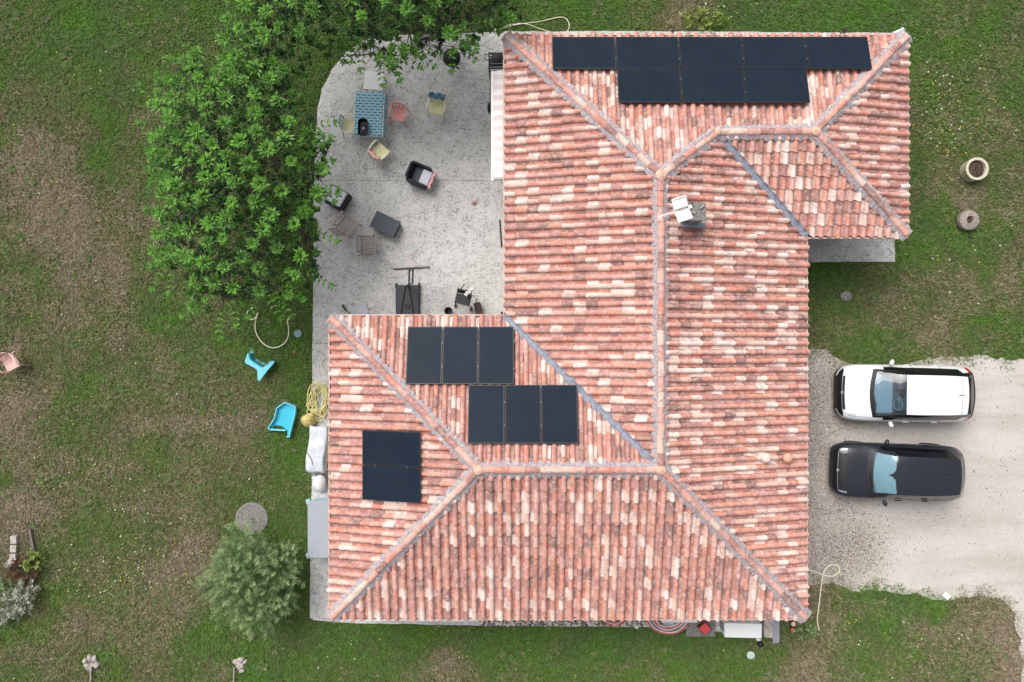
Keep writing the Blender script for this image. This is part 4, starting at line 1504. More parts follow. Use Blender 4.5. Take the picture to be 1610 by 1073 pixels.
for j in range(ny_ + 1):
    for i in range(nx_ + 1):
        u, v = (i / nx_ - .5) * (tw + 0.24), (j / ny_ - .5) * (td + 0.10)
        ou, ov = max(0, abs(u) - tw / 2), max(0, abs(v) - td / 2)
        z = 0.006 + 0.006 * math.sin(u * 9 + v * 4) * math.sin(v * 7) - min(0.24, (ou + ov) * 1.7)
        x = math.copysign(min(abs(u), tw / 2 + ou * .25 + .008), u); y = math.copysign(min(abs(v), td / 2 + ov * .3 + .008), v)
        x += 0.02 * math.sin(v * 14) * (ou > 0) 
        vv.append((x, y, z))
for j in range(ny_):
    for i in range(nx_):
        a_ = j * (nx_ + 1) + i
        ff.append((a_, a_ + 1, a_ + nx_ + 2, a_ + nx_ + 1))
o = mb.add(vv, ff).build("tablecloth", "scale_cloth", None, smooth=True)
o.location = (c.x, c.y, zt - 0.002); o.rotation_euler = (0, 0, R(-2.5))
tag(o, "light blue tablecloth with rows of dark fish-scale marks on the garden table", "tablecloth")
# black carrier on it
c2 = P(570.5, 200, zt + 0.2)
t = thing("baby_carrier", "black moulded carrier standing on the corner of the blue cloth", "carrier", (c2.x, c2.y, zt + 0.012), R(-2))
prof = [(0.10, 0), (0.15, 0.03), (0.175, 0.2), (0.165, 0.21), (0.13, 0.06), (0.02, 0.05)]
mb = MB(); n = 28; vv = []; ff = []
for (r_, z) in prof:
    for k in range(n):
        th = 2 * PI * k / n
        sq = lambda q: math.copysign(abs(q) ** 0.6, q)
        rr = r_ / 0.175
        waist = 1 - 0.12 * math.exp(-((math.sin(th)) / .35) ** 2)
        vv.append((sq(math.cos(th)) * 0.165 * rr * waist, sq(math.sin(th)) * 0.27 * rr, z))
for i in range(len(prof) - 1):
    for k in range(n):
        ff.append((i * n + k, i * n + (k + 1) % n, (i + 1) * n + (k + 1) % n, (i + 1) * n + k))
ff += [tuple(reversed(range(n))), tuple((len(prof) - 1) * n + k for k in range(n))]
mb.add(vv, ff).build("shell", "black_plastic", t, smooth=True, auto=50)
MB().box((0, -.02, 0.08), (0.14, 0.3, 0.05)).build("insert", mat("insert_grey", S(66, 66, 74), .8), t, bevel=0.02)
MB().lathe([(0.03, 0.0), (0.035, 0.02), (0.02, 0.035)], 12, (0, -.02, 0.105)).build("knob", "white_plastic", t, smooth=True)

# rattan armchair, rattan stool, low table
def rattan_chair(label, c, rz, cushion_front):
    t = thing("rattan_armchair", label, "armchair", c, rz, "black rattan lounge seats")
    MB().box((0, 0, 0.17), (0.62, 0.60, 0.30)).build("base", "rattan_black", t, bevel=0.02)
    for sgn in (-1, 1):
        MB().box((sgn * 0.285, 0.0, 0.40), (0.07, 0.62, 0.44)).build("arm", "rattan_black", t, bevel=0.02)
    MB().box((0, 0.285, 0.46), (0.50, 0.07, 0.58), rx=R(-6)).build("backrest", "rattan_black", t, bevel=0.02)
    MB().box((0, -0.05, 0.335), (0.48, 0.5, 0.03)).build("seat", "table_slate", t)
    for sx2 in (-1, 1):
        for sy2 in (-1, 1):
            MB().box((sx2 * .27, sy2 * .26, 0.015), (0.05, 0.05, 0.04)).build("leg", "black_plastic", t)
    return t
c = at(659, 275, 0.5)
rattan_chair("black rattan armchair with a pale cushion slid off its seat", c, R(67), True)
Mx = Matrix.Rotation(R(67), 3, 'Z')
o = MB().box((0, 0, 0), (0.46, 0.30, 0.10)).build("seat_cushion", "cushion_lilac", None, bevel=0.035, seg=3)
qq = c + Mx @ Vector((0.0, -0.22, 0.42)); o.location = qq; o.rotation_euler = (R(6), 0, R(67))
tag(o, "pale lilac cushion lying at the front of the rattan armchair", "cushion")
cloth("pink_towel", "pale pink towel trailing off the front of the rattan armchair", "towel", c + Mx @ Vector((0.0, -0.42, 0)), R(67), 0.56, 0.2, "cloth_pink", 0.42, 0.7, 9)
c = at(530, 312, 0.45)
t = thing("rattan_stool", "black rattan seat topped by a flat lilac cushion at the patio's left edge", "stool", c, R(-30), "black rattan lounge seats")
MB().box((0, 0, 0.20), (0.60, 0.60, 0.36), taper=1.04).build("base", "rattan_black", t, bevel=0.025)
MB().box((0, -0.27, 0.3), (0.60, 0.07, 0.30)).build("front_rail", "rattan_black", t, bevel=0.02)
for sx2 in (-1, 1):
    for sy2 in (-1, 1):
        MB().box((sx2 * .25, sy2 * .25, 0.012), (0.05, 0.05, 0.035)).build("leg", "black_plastic", t)
o = MB().box((0, 0, 0), (0.50, 0.50, 0.10)).build("stool_cushion", "cushion_lilac", None, bevel=0.035, seg=3)
o.location = c + Vector((0.0, 0.04, 0.43)); o.rotation_euler = (0, 0, R(-30))
tag(o, "flat square lilac cushion on the black rattan seat at the left edge", "cushion")
c = at(606, 353, 0.4)
t = thing("coffee_table", "low dark slate rectangular coffee table in the middle of the patio", "table", c, R(-26))
MB().box((0, 0, 0.375), (0.84, 0.55, 0.035)).build("tabletop", "table_slate", t, bevel=0.008)
MB().box((0, 0, 0.2), (0.76, 0.47, 0.31)).build("body", "rattan_black", t, bevel=0.015)
for sx2 in (-1, 1):
    for sy2 in (-1, 1):
        MB().box((sx2 * .35, sy2 * .21, 0.02), (0.05, 0.05, 0.05)).build("leg", "black_plastic", t)

def slat_chair(label, c, rz, m):
    """reclining slatted resin armchair, back towards -y"""
    t = thing("slatted_armchair", label, "armchair", c, rz, "slatted resin armchairs")
    for k in range(7):
        MB().box((0, 0.22 - k * 0.066, 0.40 - 0.004 * k), (0.40, 0.045, 0.018)).build("seat_slat", m, t, bevel=0.005)
    for sgn in (-1, 1):
        MB().box((sgn * 0.215, 0.02, 0.40), (0.035, 0.54, 0.04)).build("seat_rail", m, t, bevel=0.006)
        MB().box((sgn * 0.29, -0.02, 0.61), (0.075, 0.58, 0.025), rz=sgn * R(-5)).build("armrest", m, t, bevel=0.01)
        MB().tube([(sgn * 0.285, 0.22, 0.60), (sgn * 0.27, 0.29, 0.0)], [0.022, 0.018], 8).build("leg", m, t)
        MB().tube([(sgn * 0.285, -0.24, 0.60), (sgn * 0.27, -0.20, 0.0)], [0.022, 0.018], 8).build("leg", m, t)
    for k in range(5):
        x = -0.16 + k * 0.08
        MB().box((x, -0.345, 0.69), (0.05, 0.018, 0.58), rx=R(17)).build("back_slat", m, t, bevel=0.005)
    MB().box((0, -0.435, 0.985), (0.42, 0.03, 0.09), rx=R(17)).build("top_rail", m, t, bevel=0.012)
    MB().box((0, 0.265, 0.405), (0.44, 0.04, 0.03)).build("front_rail", m, t, bevel=0.006)
    return t
slat_chair("taupe slatted resin armchair nearer the tree, below the rattan seat", at(545, 354, .45), R(-40), "resin_taupe")
slat_chair("grey-brown slatted resin armchair just below the slate coffee table", at(579, 385, .45), R(-4), "resin_grey")

# ------------------------------------------------------------------ portable basketball hoop
zb = 0.16
c = P(641, 474, zb)
t = thing("basketball_hoop", "portable basketball hoop with black water-filled base by the eave", "basketball hoop", (c.x, c.y, ZG))
poly = [(-0.37, 0.52), (0.37, 0.52), (0.385, 0.3), (0.375, -0.55), (0.28, -0.66), (-0.28, -0.66), (-0.375, -0.55), (-0.385, 0.3)]
b_ = MB().prism(poly, 0.0, 0.17).build("base_tank", mat("tank_black", S(42, 46, 53), 0.5, var=0.15, scale=9), t, bevel=0.035, seg=3)
mb = MB()
for sgn in (-1, 1):
    mb.tube([(sgn * 0.05, 0.48, 0.185), (sgn * 0.24, -0.60, 0.185)], 0.02, 8)
mb.build("base_rib", "black_plastic", t)
MB().lathe([(0.095, 0.0), (0.09, 0.03), (0.06, 0.032), (0.05, 0.005)], 20, (0, -0.14, 0.172)).build("filler_cap", "black_plastic", t, smooth=True, auto=40)
for sgn in (-1, 1):
    MB().tube([(sgn * 0.34, 0.5, 0.09), (sgn * 0.39, 0.5, 0.09)], 0.09, 14).build("wheel", "black_plastic", t)
board = P(646, 421.5, 1.85)
bl = Vector((board.x - c.x, board.y - c.y, 1.79))
ptop = P(645, 447, 1.72); pt = Vector((ptop.x - c.x, ptop.y - c.y, 1.66))
MB().tube([(0.0, 0.50, 0.15), (pt.x * .5, .5 + (pt.y - .5) * .5, .9), pt], 0.035, 10).build("pole", mat("pole_grey", S(70, 72, 76), .4, metal=.3), t, smooth=True)
mb = MB()
for sgn in (-1, 1):
    mb.tube([(pt.x + sgn * 0.055, pt.y, 1.64), (bl.x + sgn * 0.055, bl.y - 0.02, 1.78)], 0.013, 8)
    mb.tube([(pt.x + sgn * 0.055, pt.y, 1.5), (bl.x + sgn * 0.055, bl.y - 0.02, 1.64)], 0.013, 8)
mb.tube([(bl.x - .07, bl.y - .07, 1.76), (bl.x + .07, bl.y - .07, 1.76)], 0.012, 6)
mb.build("support_arm", "black_metal", t)
MB().box((bl.x, bl.y, 1.66), (1.08, 0.028, 0.42), rz=R(3)).build("backboard", mat("board_grey", S(96, 92, 92), .4, var=.1), t)
MB().tube([(bl.x + 0.2 * math.cos(q * PI / 12), bl.y + 0.26 + 0.2 * math.sin(q * PI / 12), 1.5) for q in range(24)], 0.006, 6, closed=True).build("rim", "cloth_pink", t, smooth=True)

# charcoal barbecue cart
c = P(729, 468, 0.85)
t = thing("barbecue_cart", "black barbecue cart with open lid and pale cloth near the inner corner", "barbecue", (c.x, c.y, ZG), R(-14))
MB().box((0, -0.06, 0.76), (0.46, 0.34, 0.18), taper=1.05).build("fire_box", "black_metal", t, bevel=0.02)
MB().box((0, 0.155, 0.93), (0.46, 0.05, 0.26), rx=R(-24)).build("lid", "black_metal", t, bevel=0.015)
MB().tube([(-.18, -0.235, .84), (.18, -0.235, .84)], 0.012, 8).build("handle", "steel", t)
MB().box((0, 0.10, 0.865), (0.40, 0.035, 0.02)).build("grate_bar", "steel", t)
for sx2 in (-1, 1):
    for sy2 in (-1, 1):
        MB().tube([(sx2 * .2, sy2 * .15 - .05, .68), (sx2 * .24, sy2 * .22 - .05, 0)], 0.013, 6).build("leg", "black_metal", t)
for sx2 in (-1, 1):
    MB().tube([(sx2 * .24, -.27, .08), (sx2 * .28, -.27, .08)], 0.08, 14).build("wheel", "black_plastic", t)
MB().box((-0.24, 0.18, .80), (0.06, 0.5, 0.02)).build("side_shelf", "concrete_pale", t)
MB().tube([(-.12, .22, .98), (-.06, .4, 1.02)], 0.014, 6).build("poker_handle", "black_metal", t)
cloth("white_rag", "white rag draped over the corner of the barbecue cart", "cloth", Vector((c.x, c.y, ZG)) + Matrix.Rotation(R(-14), 3, 'Z') @ Vector((0.15, 0.20, 0)), R(40), 0.34, 0.3, "cloth_white", 1.1, .4, 12)
c = P(752, 487, 0.4)
t = thing("log_basket", "dark brown upright wood basket beside the barbecue cart", "basket", (c.x, c.y, ZG), R(12))
MB().box((0, 0, 0.2), (0.2, 0.42, 0.4), taper=1.08).build("body", "shutter_brown", t, bevel=0.02)
MB().tube([(-.0, .22, .4), (0, .3, .46), (0.05, .33, .4)], 0.015, 6).build("handle", "shutter_brown", t)
c = P(705, 489, 0.3)
t = thing("bucket", "small black bucket at the eave left of the barbecue cart", "bucket", (c.x, c.y, ZG))
MB().lathe([(0.09, 0), (0.12, 0.26), (0.13, 0.27), (0.11, 0.27), (0.085, 0.03), (0.01, 0.03)], 16).build("body", "black_plastic", t, smooth=True, auto=50)
MB().tube([(-.12, 0, .25), (-.08, .1, .3), (.08, .1, .3), (.12, 0, .25)], 0.006, 6).build("handle", "steel", t)
# pale mat and broom at the left end of the eave
c = P(568, 488, 0.1)
o = MB().box((0, 0, 0.03), (0.42, 0.36, 0.05)).build("floor_mat", mat("mat_lilac", S(208, 206, 216), .9, var=.1, scale=10), None, bevel=0.01)
o.location = (c.x, c.y, ZG); o.rotation_euler = (0, 0, R(22)); tag(o, "pale lilac square mat on the patio by the lower eave", "mat")
a_, b_ = P(541, 484, 0.1), P(553, 497, 0.6)
t = thing("broom", "dark broom stick leaning at the eave left of the lilac mat", "broom", (a_.x, a_.y, ZG))
MB().tube([(0, 0, 0.04), (b_.x - a_.x, b_.y - a_.y, 0.55)], 0.014, 8).build("stick", "black_metal", t)
MB().box((0, 0, 0.03), (0.05, 0.22, 0.06), rz=R(30)).build("head", "black_plastic", t)

# kettle barbecue near the hanging branch
c = P(711, 95, 0.55)
t = thing("kettle_barbecue", "black round kettle barbecue under the hanging branch", "barbecue", (c.x, c.y, ZG))
MB().lathe([(0.05, 0.42), (0.18, 0.47), (0.26, 0.58), (0.275, 0.66)], 24).build("bowl", "black_metal", t, smooth=True)
MB().lathe([(0.285, 0.66), (0.275, 0.72), (0.20, 0.83), (0.10, 0.88), (0.01, 0.89)], 24).build("lid", "black_metal", t, smooth=True)
MB().lathe([(0.05, 0), (0.055, 0.03), (0.04, 0.05)], 14, (0, 0, 0.90)).build("lid_knob", "white_metal", t, smooth=True, auto=40)
MB().lathe([(0.045, 0), (0.045, 0.02)], 12, (-0.04, 0.14, 0.84)).build("lid_vent", "steel", t)
for k in range(3):
    th = 2 * PI * k / 3 + .4
    MB().tube([(0.15 * math.cos(th), 0.15 * math.sin(th), 0.48), (0.27 * math.cos(th), 0.27 * math.sin(th), 0)], 0.013, 6).build("leg", "steel", t)
MB().tube([(-0.13, -0.46, .62), (0.03, -0.34, .64), (0.06, -.27, .65)], 0.016, 6).build("handle", "steel", t)
# small rusty planter ring in front of the door
c = P(745, 319, ZG)
t = thing("toy_watering_can", "small faded red toy can left on the open patio", "toy", (c.x, c.y, ZG), R(25))
MB().lathe([(0.055, 0), (0.06, 0.09), (0.045, 0.10), (0.01, 0.10)], 14).build("body", mat("faded_red", S(196, 150, 148), .7, var=.15), t, smooth=True, auto=50)
MB().tube([(0.05, 0, 0.03), (0.13, 0, 0.11)], [0.018, 0.012], 8).build("spout", "faded_red", t)
MB().tube([(-.05, 0, .08), (-.1, 0, .07), (-.09, 0, .02), (-.055, 0, .02)], 0.008, 6).build("handle", "faded_red", t)

# ------------------------------------------------------------------ hoses and cords
def hose(name, label, pts, r_, m, z=0.02, cat="hose", n=8):
    w_ = [P(x, y, z) for x, y in pts]
    for i, p in enumerate(w_):
        p.z = z + (0.012 if i % 2 else 0.0)
    o = MB().tube(spline(w_, n), r_, 6).build(name, m, None, smooth=True)
    tag(o, label, cat)
    return o
hose("garden_hose", "cream garden hose looping on the grass above the north-west roof corner", [(720, 68), (757, 56), (790, 45), (815, 39), (850, 34), (878, 28), (890, 30), (895, 40), (891, 50), (878, 54), (850, 46), (825, 38), (800, 40), (775, 48)], 0.017, "hose_cream", 0.05)
hose("extension_cord", "thin pale cord running across the patio to the blue table", [(722, 67), (690, 78), (650, 92), (615, 103), (590, 112), (575, 122), (564, 145), (556, 165), (546, 182), (541, 190)], 0.008, "hose_cream", ZG + 0.01, "cord")
hose("garden_hose", "cream hose curled in a wide loop on the grass below the tree", [(398, 484), (390, 490), (388, 498), (394, 503), (402, 500), (406, 492), (402, 505), (402, 520), (409, 535), (421, 545), (433, 547), (446, 541), (453, 530), (454, 515), (452, 505), (457, 499)], 0.02, "hose_cream", 0.06)
hose("garden_hose", "cream hose with one loop lying from the east wall over gravel and grass", [(1235, 897), (1266, 896), (1280, 899), (1296, 905), (1310, 906), (1319, 899), (1318, 891), (1308, 888), (1298, 895), (1293, 908), (1290, 930), (1287, 955), (1285, 975), (1288, 992)], 0.022, "hose_cream", 0.05)
hose("garden_hose", "pale hose arch standing out from the west eave above the yellow coil", [(530, 600), (516, 592), (508, 580), (505, 570), (510, 564), (520, 564), (535, 572)], 0.013, "hose_cream", ZG + .05)
def coil(name, label, c, rx, ry, turns, r_, m, seed, z=0.08, wob=0.25, cat="hose"):
    rg = np.random.default_rng(seed)
    pts = []
    cx, cy = c.x, c.y
    k = turns * 10
    for i in range(k):
        th = 2 * PI * i / 10
        q = 1 + wob * rg.normal()
        pts.append((cx + rx * q * math.cos(th) + wob * rx * math.sin(i * .31), cy + ry * q * math.sin(th) + wob * ry * math.cos(i * .23), z + 0.05 * rg.random() + 0.10 * i / k))
    o = MB().tube(spline(pts, 4), r_, 6).build(name, m, None, smooth=True)
    tag(o, label, cat)
    return o
coil("hose_pile", "tangled heap of yellow hose against the west eave", P(502, 630, .1), 0.26, 0.42, 11, 0.016, "hose_yellow", 4)
def lump(name, label, cat, c, r_, m, seed, parent=None, n=14, amp=0.25, z0=0):
    bm = bmesh.new()
    bmesh.ops.create_icosphere(bm, subdivisions=3, radius=1.0)
    rg = np.random.default_rng(seed)
    ph = rg.random((6, 3)) * 6
    fr = rg.normal(0, 2.6, (6, 3))
    for v in bm.verts:
        d = sum(math.sin(v.co.x * fr[k][0] + v.co.y * fr[k][1] + v.co.z * fr[k][2] + ph[k][0]) for k in range(6)) / 6
        v.co *= 1 + amp * d
        v.co.x *= r_[0]; v.co.y *= r_[1]; v.co.z = max(v.co.z * r_[2], -r_[2] * .7)
    me = bpy.data.meshes.new(name); bm.to_mesh(me); bm.free()
    me.polygons.foreach_set("use_smooth", [True] * len(me.polygons))
    me.materials.append(MATS[m])
    o = bpy.data.objects.new(name, me); COL.objects.link(o)
    o.location = (c[0], c[1], z0 + r_[2] * .7)
    if parent: o.parent = parent
    if label: tag(o, label, cat)
    return o
c = P(483, 661, .15)
t = thing("yellow_sack", "crumpled yellow sack at the foot of the yellow hose heap", "sack", (c.x, c.y, 0))
lump("sack_body", None, None, (0, 0, 0), (0.26, 0.20, 0.18), "bag_yellow", 3, t, amp=.45)
lump("sack_mouth", None, None, (0.15, 0.1, 0), (0.16, 0.15, 0.22), "bag_yellow", 9, t, amp=.5)

# ------------------------------------------------------------------ cyan toys on the lawn
def outline_px(pts, ox, oy, k, z):
    return [P(ox + x / k, oy + y / k, z) for x, y in pts]
# chair lying on its side
zt2 = 0.34
o1t = outline_px([(100, 366), (110, 418), (152, 450), (206, 482), (256, 452), (290, 428), (302, 438), (240, 510), (190, 578), (172, 580), (166, 500), (150, 484), (76, 446), (72, 430), (92, 372)], 370, 480, 4.878, zt2)
o1 = outline_px([(128, 328), (137, 340), (137, 385), (165, 415), (232, 450), (262, 430), (292, 424), (302, 438), (240, 510), (190, 578), (172, 580), (166, 500), (150, 484), (76, 446), (72, 430), (92, 372), (106, 376), (110, 345)], 370, 480, 4.878, .04)
cc = sum(o1, Vector()) / len(o1); cc.z = 0
t = thing("toy_chair", "cyan plastic child's chair tipped on its side on the lawn", "toy chair", cc, 0, "cyan plastic children's chairs")
pl2 = [((p - cc).x, (p - cc).y) for p in o1]
MB().prism([((p - cc).x, (p - cc).y) for p in o1t], zt2 - 0.03, zt2).build("side_panel", "cyan_plastic", t, bevel=0.008)
MB().prism(pl2, 0.01, 0.04).build("side_panel", "cyan_plastic", t, bevel=0.008)
sh_ = outline_px([(99, 372), (110, 420), (152, 452), (206, 484), (256, 454), (286, 433)], 370, 480, 4.878, zt2)
mb = MB(); pts = spline([(p - cc) for p in sh_], 4); vv = []; ff = []
for q in pts:
    vv += [(q.x, q.y, 0.035), (q.x, q.y, zt2 - 0.028)]
for k in range(len(pts) - 1):
    ff.append((2 * k, 2 * k + 2, 2 * k + 3, 2 * k + 1))
o = mb.add(vv, ff).build("seat_shell", "cyan_deep", t, smooth=True); o.modifiers.new("thick", 'SOLIDIFY').thickness = 0.02
# chair lying on its back
o2 = outline_px([(380, 748), (462, 780), (458, 840), (440, 905), (415, 1012), (394, 1008), (386, 962), (350, 934), (292, 926), (268, 955), (254, 942), (282, 900), (302, 866), (318, 790)], 370, 480, 4.878, 0.2)
cc = sum(o2, Vector()) / len(o2); cc.z = 0
t = thing("toy_chair", "cyan plastic child's armchair lying open side up near the yellow hose", "toy chair", cc, 0, "cyan plastic children's chairs")
pl2 = [Vector(((p - cc).x, (p - cc).y, 0)) for p in o2]
MB().prism([(v.x * .96, v.y * .96) for v in pl2], 0.02, 0.10).build("back_panel", "cyan_deep", t, bevel=0.01)
for nm, idx in (("rim", [9, 10, 11, 12, 13, 0, 1, 2, 3, 4, 5]),):
    for k in range(len(idx) - 1):
        a_, b_ = pl2[idx[k]], pl2[idx[k + 1]]
        d = b_ - a_
        MB().box(((a_ + b_) / 2 + Vector((0, 0, 0.14))), (d.length + .02, 0.035, 0.20), math.atan2(d.y, d.x)).build(nm, "cyan_plastic", t, bevel=0.012)
a_, b_ = pl2[6], pl2[9]
d = b_ - a_
MB().box(((a_ + b_) / 2 + Vector((0, 0.0, 0.16))), (d.length, 0.05, 0.10), math.atan2(d.y, d.x)).build("seat_edge", "cyan_plastic", t, bevel=0.012)
MB().lathe([(0.014, 0), (0.014, 0.01)], 10, (0.05, 0.05, 0.1)).build("hole", "cyan_deep", t)

# small disc, tiny ball
c = P(469.5, 525, 0)
o = MB().lathe([(0.10, 0.02), (0.12, 0.03), (0.122, 0.05), (0.10, 0.055), (0.01, 0.058)], 20).build("plastic_disc", "blue_grey_plastic", None, smooth=True, auto=50)
o.location = (c.x, c.y, 0.02); tag(o, "blue-grey plastic lid on the grass inside the hose loop's right side", "lid")
c = P(464, 554, 0)
o = lump("toy_ball", "small faded orange ball in the grass below the blue-grey lid", "ball", (c.x, c.y), (.05, .05, .05), "terracotta", 2, amp=.02)

# ------------------------------------------------------------------ things along the west eave
ang = R(-6)
c = P(497, 708, 0.55)
t = thing("covered_bench", "long bench wrapped in a wrinkled pale grey tarpaulin on the west apron", "bench", (c.x, c.y, 0), ang)
mb = MB(); nx_, ny_ = 8, 18; vv = []; ff = []
for j in range(ny_ + 1):
    for i in range(nx_ + 1):
        u, v = i / nx_ - .5, j / ny_ - .5
        z = 0.52 + 0.02 * math.sin(v * 17 + u * 6) * math.cos(u * 9) - 0.10 * max(0, abs(v) - .44) * 8 - 0.05 * max(0, abs(u) - .4) * 6
        vv.append((u * 0.58 + 0.02 * math.sin(v * 8), v * 1.48 + 0.02 * math.sin(u * 7), z))
for j in range(ny_):
    for i in range(nx_):
        a_ = j * (nx_ + 1) + i
        ff.append((a_, a_ + 1, a_ + nx_ + 2, a_ + nx_ + 1))
o = mb.add(vv, ff).build("tarpaulin", "tarp_grey", t, smooth=True); o.modifiers.new("thick", 'SOLIDIFY').thickness = 0.012
MB().box((-0.02, 0, 0.27), (0.52, 1.40, 0.42)).build("bench_box", "resin_grey", t, bevel=0.02)
MB().box((0.35, 0.0, 0.30), (0.10, 1.36, 0.5)).build("side_board", "wood_grey", t, bevel=0.01)
MB().tube([(-.28, -.1, .545), (-.1, -.35, .55), (-.06, -.48, .54)], 0.012, 6).build("lashing_strap", "resin_grey", t)
for sy2 in (-1, 1):
    MB().box((-0.02, sy2 * .6, 0.03), (0.5, 0.08, 0.07)).build("leg", "wood_grey", t)
c = P(503, 757, .2)
t = thing("white_sack", "knotted white plastic sack below the tarpaulin-wrapped bench", "sack", (c.x, c.y, ZG - .02))
lump("sack_body", None, None, (0, -.04, 0), (0.24, 0.26, 0.24), "cloth_white", 5, t, amp=.35)
lump("sack_neck", None, None, (-.18, .1, .04), (0.13, 0.09, 0.10), "cloth_white", 6, t, amp=.5)
c = P(502, 833, 0.8)
t = thing("storage_chest", "grey-lidded pale blue storage chest on the west apron", "storage box", (c.x, c.y, ZG))
MB().box((0, 0, 0.35), (0.62, 1.66, 0.66)).build("body", "box_blue", t, bevel=0.015)
MB().box((-0.01, 0, 0.725), (0.70, 1.76, 0.06)).build("lid", "lid_grey", t, bevel=0.015)
for sy2 in (-1, 1):
    MB().box((-0.37, sy2 * .84, 0.60), (0.14, 0.15, 0.10), rz=R(20)).build("corner_bracket", "box_blue", t, bevel=0.01)
MB().box((-0.355, 0, .64), (0.03, 0.22, 0.09)).build("latch", "lid_grey", t)
# round concrete well cover
c = P(397, 815, 0)
t = thing("well_cover", "round grey concrete well cover half hidden by the olive tree", "well cover", (c.x, c.y, 0))
MB().lathe([(0.52, 0.0), (0.52, 0.06), (0.50, 0.07), (0.44, 0.07), (0.435, 0.06), (0.01, 0.065)], 36).build("slab", "concrete_grey", t, smooth=True, auto=40)
MB().tube([(-.06, 0, .07), (-.06, 0, .1), (.06, 0, .1), (.06, 0, .07)], 0.01, 6).build("lifting_handle", "rust", t)

# ------------------------------------------------------------------ south strip
def plank(label, x0, x1, y0, y1, z):
    a_, b_ = P(x0, (y0 + y1) / 2, z), P(x1, (y0 + y1) / 2, z)
    wd = abs(P(0, y0, z).y - P(0, y1, z).y)
    o = MB().box((0, 0, 0), ((b_ - a_).length, wd, 0.05), rz=R(-.4)).build("white_board", "white_plastic", None, bevel=0.006)
    o.location = (a_ + b_) / 2; o.location.z = z
    tag(o, label, "board", "white boards by the south eave")
plank("long white board lying against the south eave, the inner of two", 561, 754, 965.5, 970.5, ZG + .12)
plank("long white board lying on the south apron's outer edge, the outer of two", 535, 752, 972, 976.5, ZG + .04)
plank("short white board under the south eave beside the striped hose coil", 1040, 1096, 972.5, 978.5, ZG + .3)
c = P(966, 974, .2)
for k, (dr, m_) in enumerate(((0, "hose_red"), (-.05, "hose_white"), (-.1, "hose_red"))): pass
def hose_coil(label, c, r_, mats_, z):
    t = thing("hose_coil", label, "hose", (c.x, c.y, ZG), 0, "red and white hose coils")
    for k, m_ in enumerate(mats_):
        rr = r_ - 0.045 * k
        MB().tube([(rr * math.cos(q * PI / 16) * 1.1, rr * math.sin(q * PI / 16) * .9, z + 0.02 * math.sin(q + k) - 0.01 * k) for q in range(32)], 0.024, 6, closed=True).build("hose_turn", m_, t, smooth=True)
hose_coil("small red hose coil half under the middle of the south eave", P(966, 970, .2), 0.34, ["hose_red", "hose_white", "hose_red"], 0.08)
hose_coil("large red, white and grey hose coil half under the south eave", P(1050, 968, .2), 0.62, ["hose_red", "hose_white", "hose_grey", "hose_white", "hose_red", "hose_white"], 0.22)
c = P(1001, 986, .04)
o = lump("white_ball", "tiny white ball on the grass below the south eave", "ball", (c.x, c.y), (.06, .06, .06), "white_plastic", 3, amp=.02)
a_ = P(1101, 990, .1)
for k, (px, py, w_, h_, lab) in enumerate(((1091, 988, .5, .52, "left grey concrete paving slab under the red container"), (1114, 988, .42, .52, "right grey concrete paving slab under the red container"))):
    q = P(px, py, .06)
    o = MB().box((0, 0, 0.035), (w_, h_, 0.07)).build("paving_slab", "concrete_grey", None, bevel=0.01)
    o.location = (q.x, q.y, 0.02); o.rotation_euler = (0, 0, R(-2)); tag(o, lab, "paving slab", "grey paving slabs at the south wall")
c = P(1108, 988, .25)
t = thing("red_container", "square red container turned like a diamond by the south eave", "container", (c.x, c.y, .09), R(40))
MB().box((0, 0, .1), (0.30, 0.30, 0.2), taper=1.06).build("body", mat("dark_red", S(120, 30, 32), .5), t, bevel=0.015)
MB().box((-.0, -.0, .215), (0.27, 0.27, 0.03)).build("lid", "red_plastic", t, bevel=0.012)
c = P(1167, 990, .62)
t = thing("heat_pump", "white heat pump unit standing outside the south wall", "heat pump", (c.x, c.y, 0.03), R(-1.5))
MB().box((0, 0, .36), (1.13, 0.42, 0.58)).build("casing", "white_metal", t, bevel=0.02)
MB().box((0, 0, .665), (1.16, 0.45, 0.03)).build("top_panel", "white_metal", t, bevel=0.01)
mb = MB()
for k in range(6):
    mb.box((-0.572, 0.02, .18 + k * .07), (0.02, 0.3, 0.02))
mb.build("side_grille", "resin_grey", t)
MB().lathe([(0.19, 0), (0.19, 0.015), (0.05, 0.02)], 24, M=Matrix.Translation((0.22, -0.215, .36)) @ Matrix.Rotation(R(90), 4, 'X')).build("fan_guard", "black_plastic", t)
for sx2 in (-1, 1):
    MB().box((sx2 * .4, 0, .035), (0.1, 0.44, 0.07)).build("foot", "black_plastic", t)
MB().tube([(-.56, -.1, .2), (-.66, -.12, .2), (-.66, -.14, .05)], 0.02, 8).build("pipe", "white_plastic", t)
c = P(1218, 993, .5)
t = thing("leaning_panel", "pale grey folded sheet panel leaning at the south-east corner", "panel", (c.x, c.y, 0))
MB().box((-.12, 0.08, .30), (0.26, 0.72, 0.03), ry=R(-16)).build("sheet", "concrete_pale", t)
MB().box((.12, -.02, .30), (0.24, 0.86, 0.03), ry=R(20)).build("sheet", mat("sheet_grey", S(172, 172, 182), .7, var=.15), t)
for (sx2, h_) in ((-.22, .26), (.22, .26)):
    MB().box((sx2, 0, h_ / 2), (0.04, 0.5, h_)).build("side_support", "concrete_pale", t)
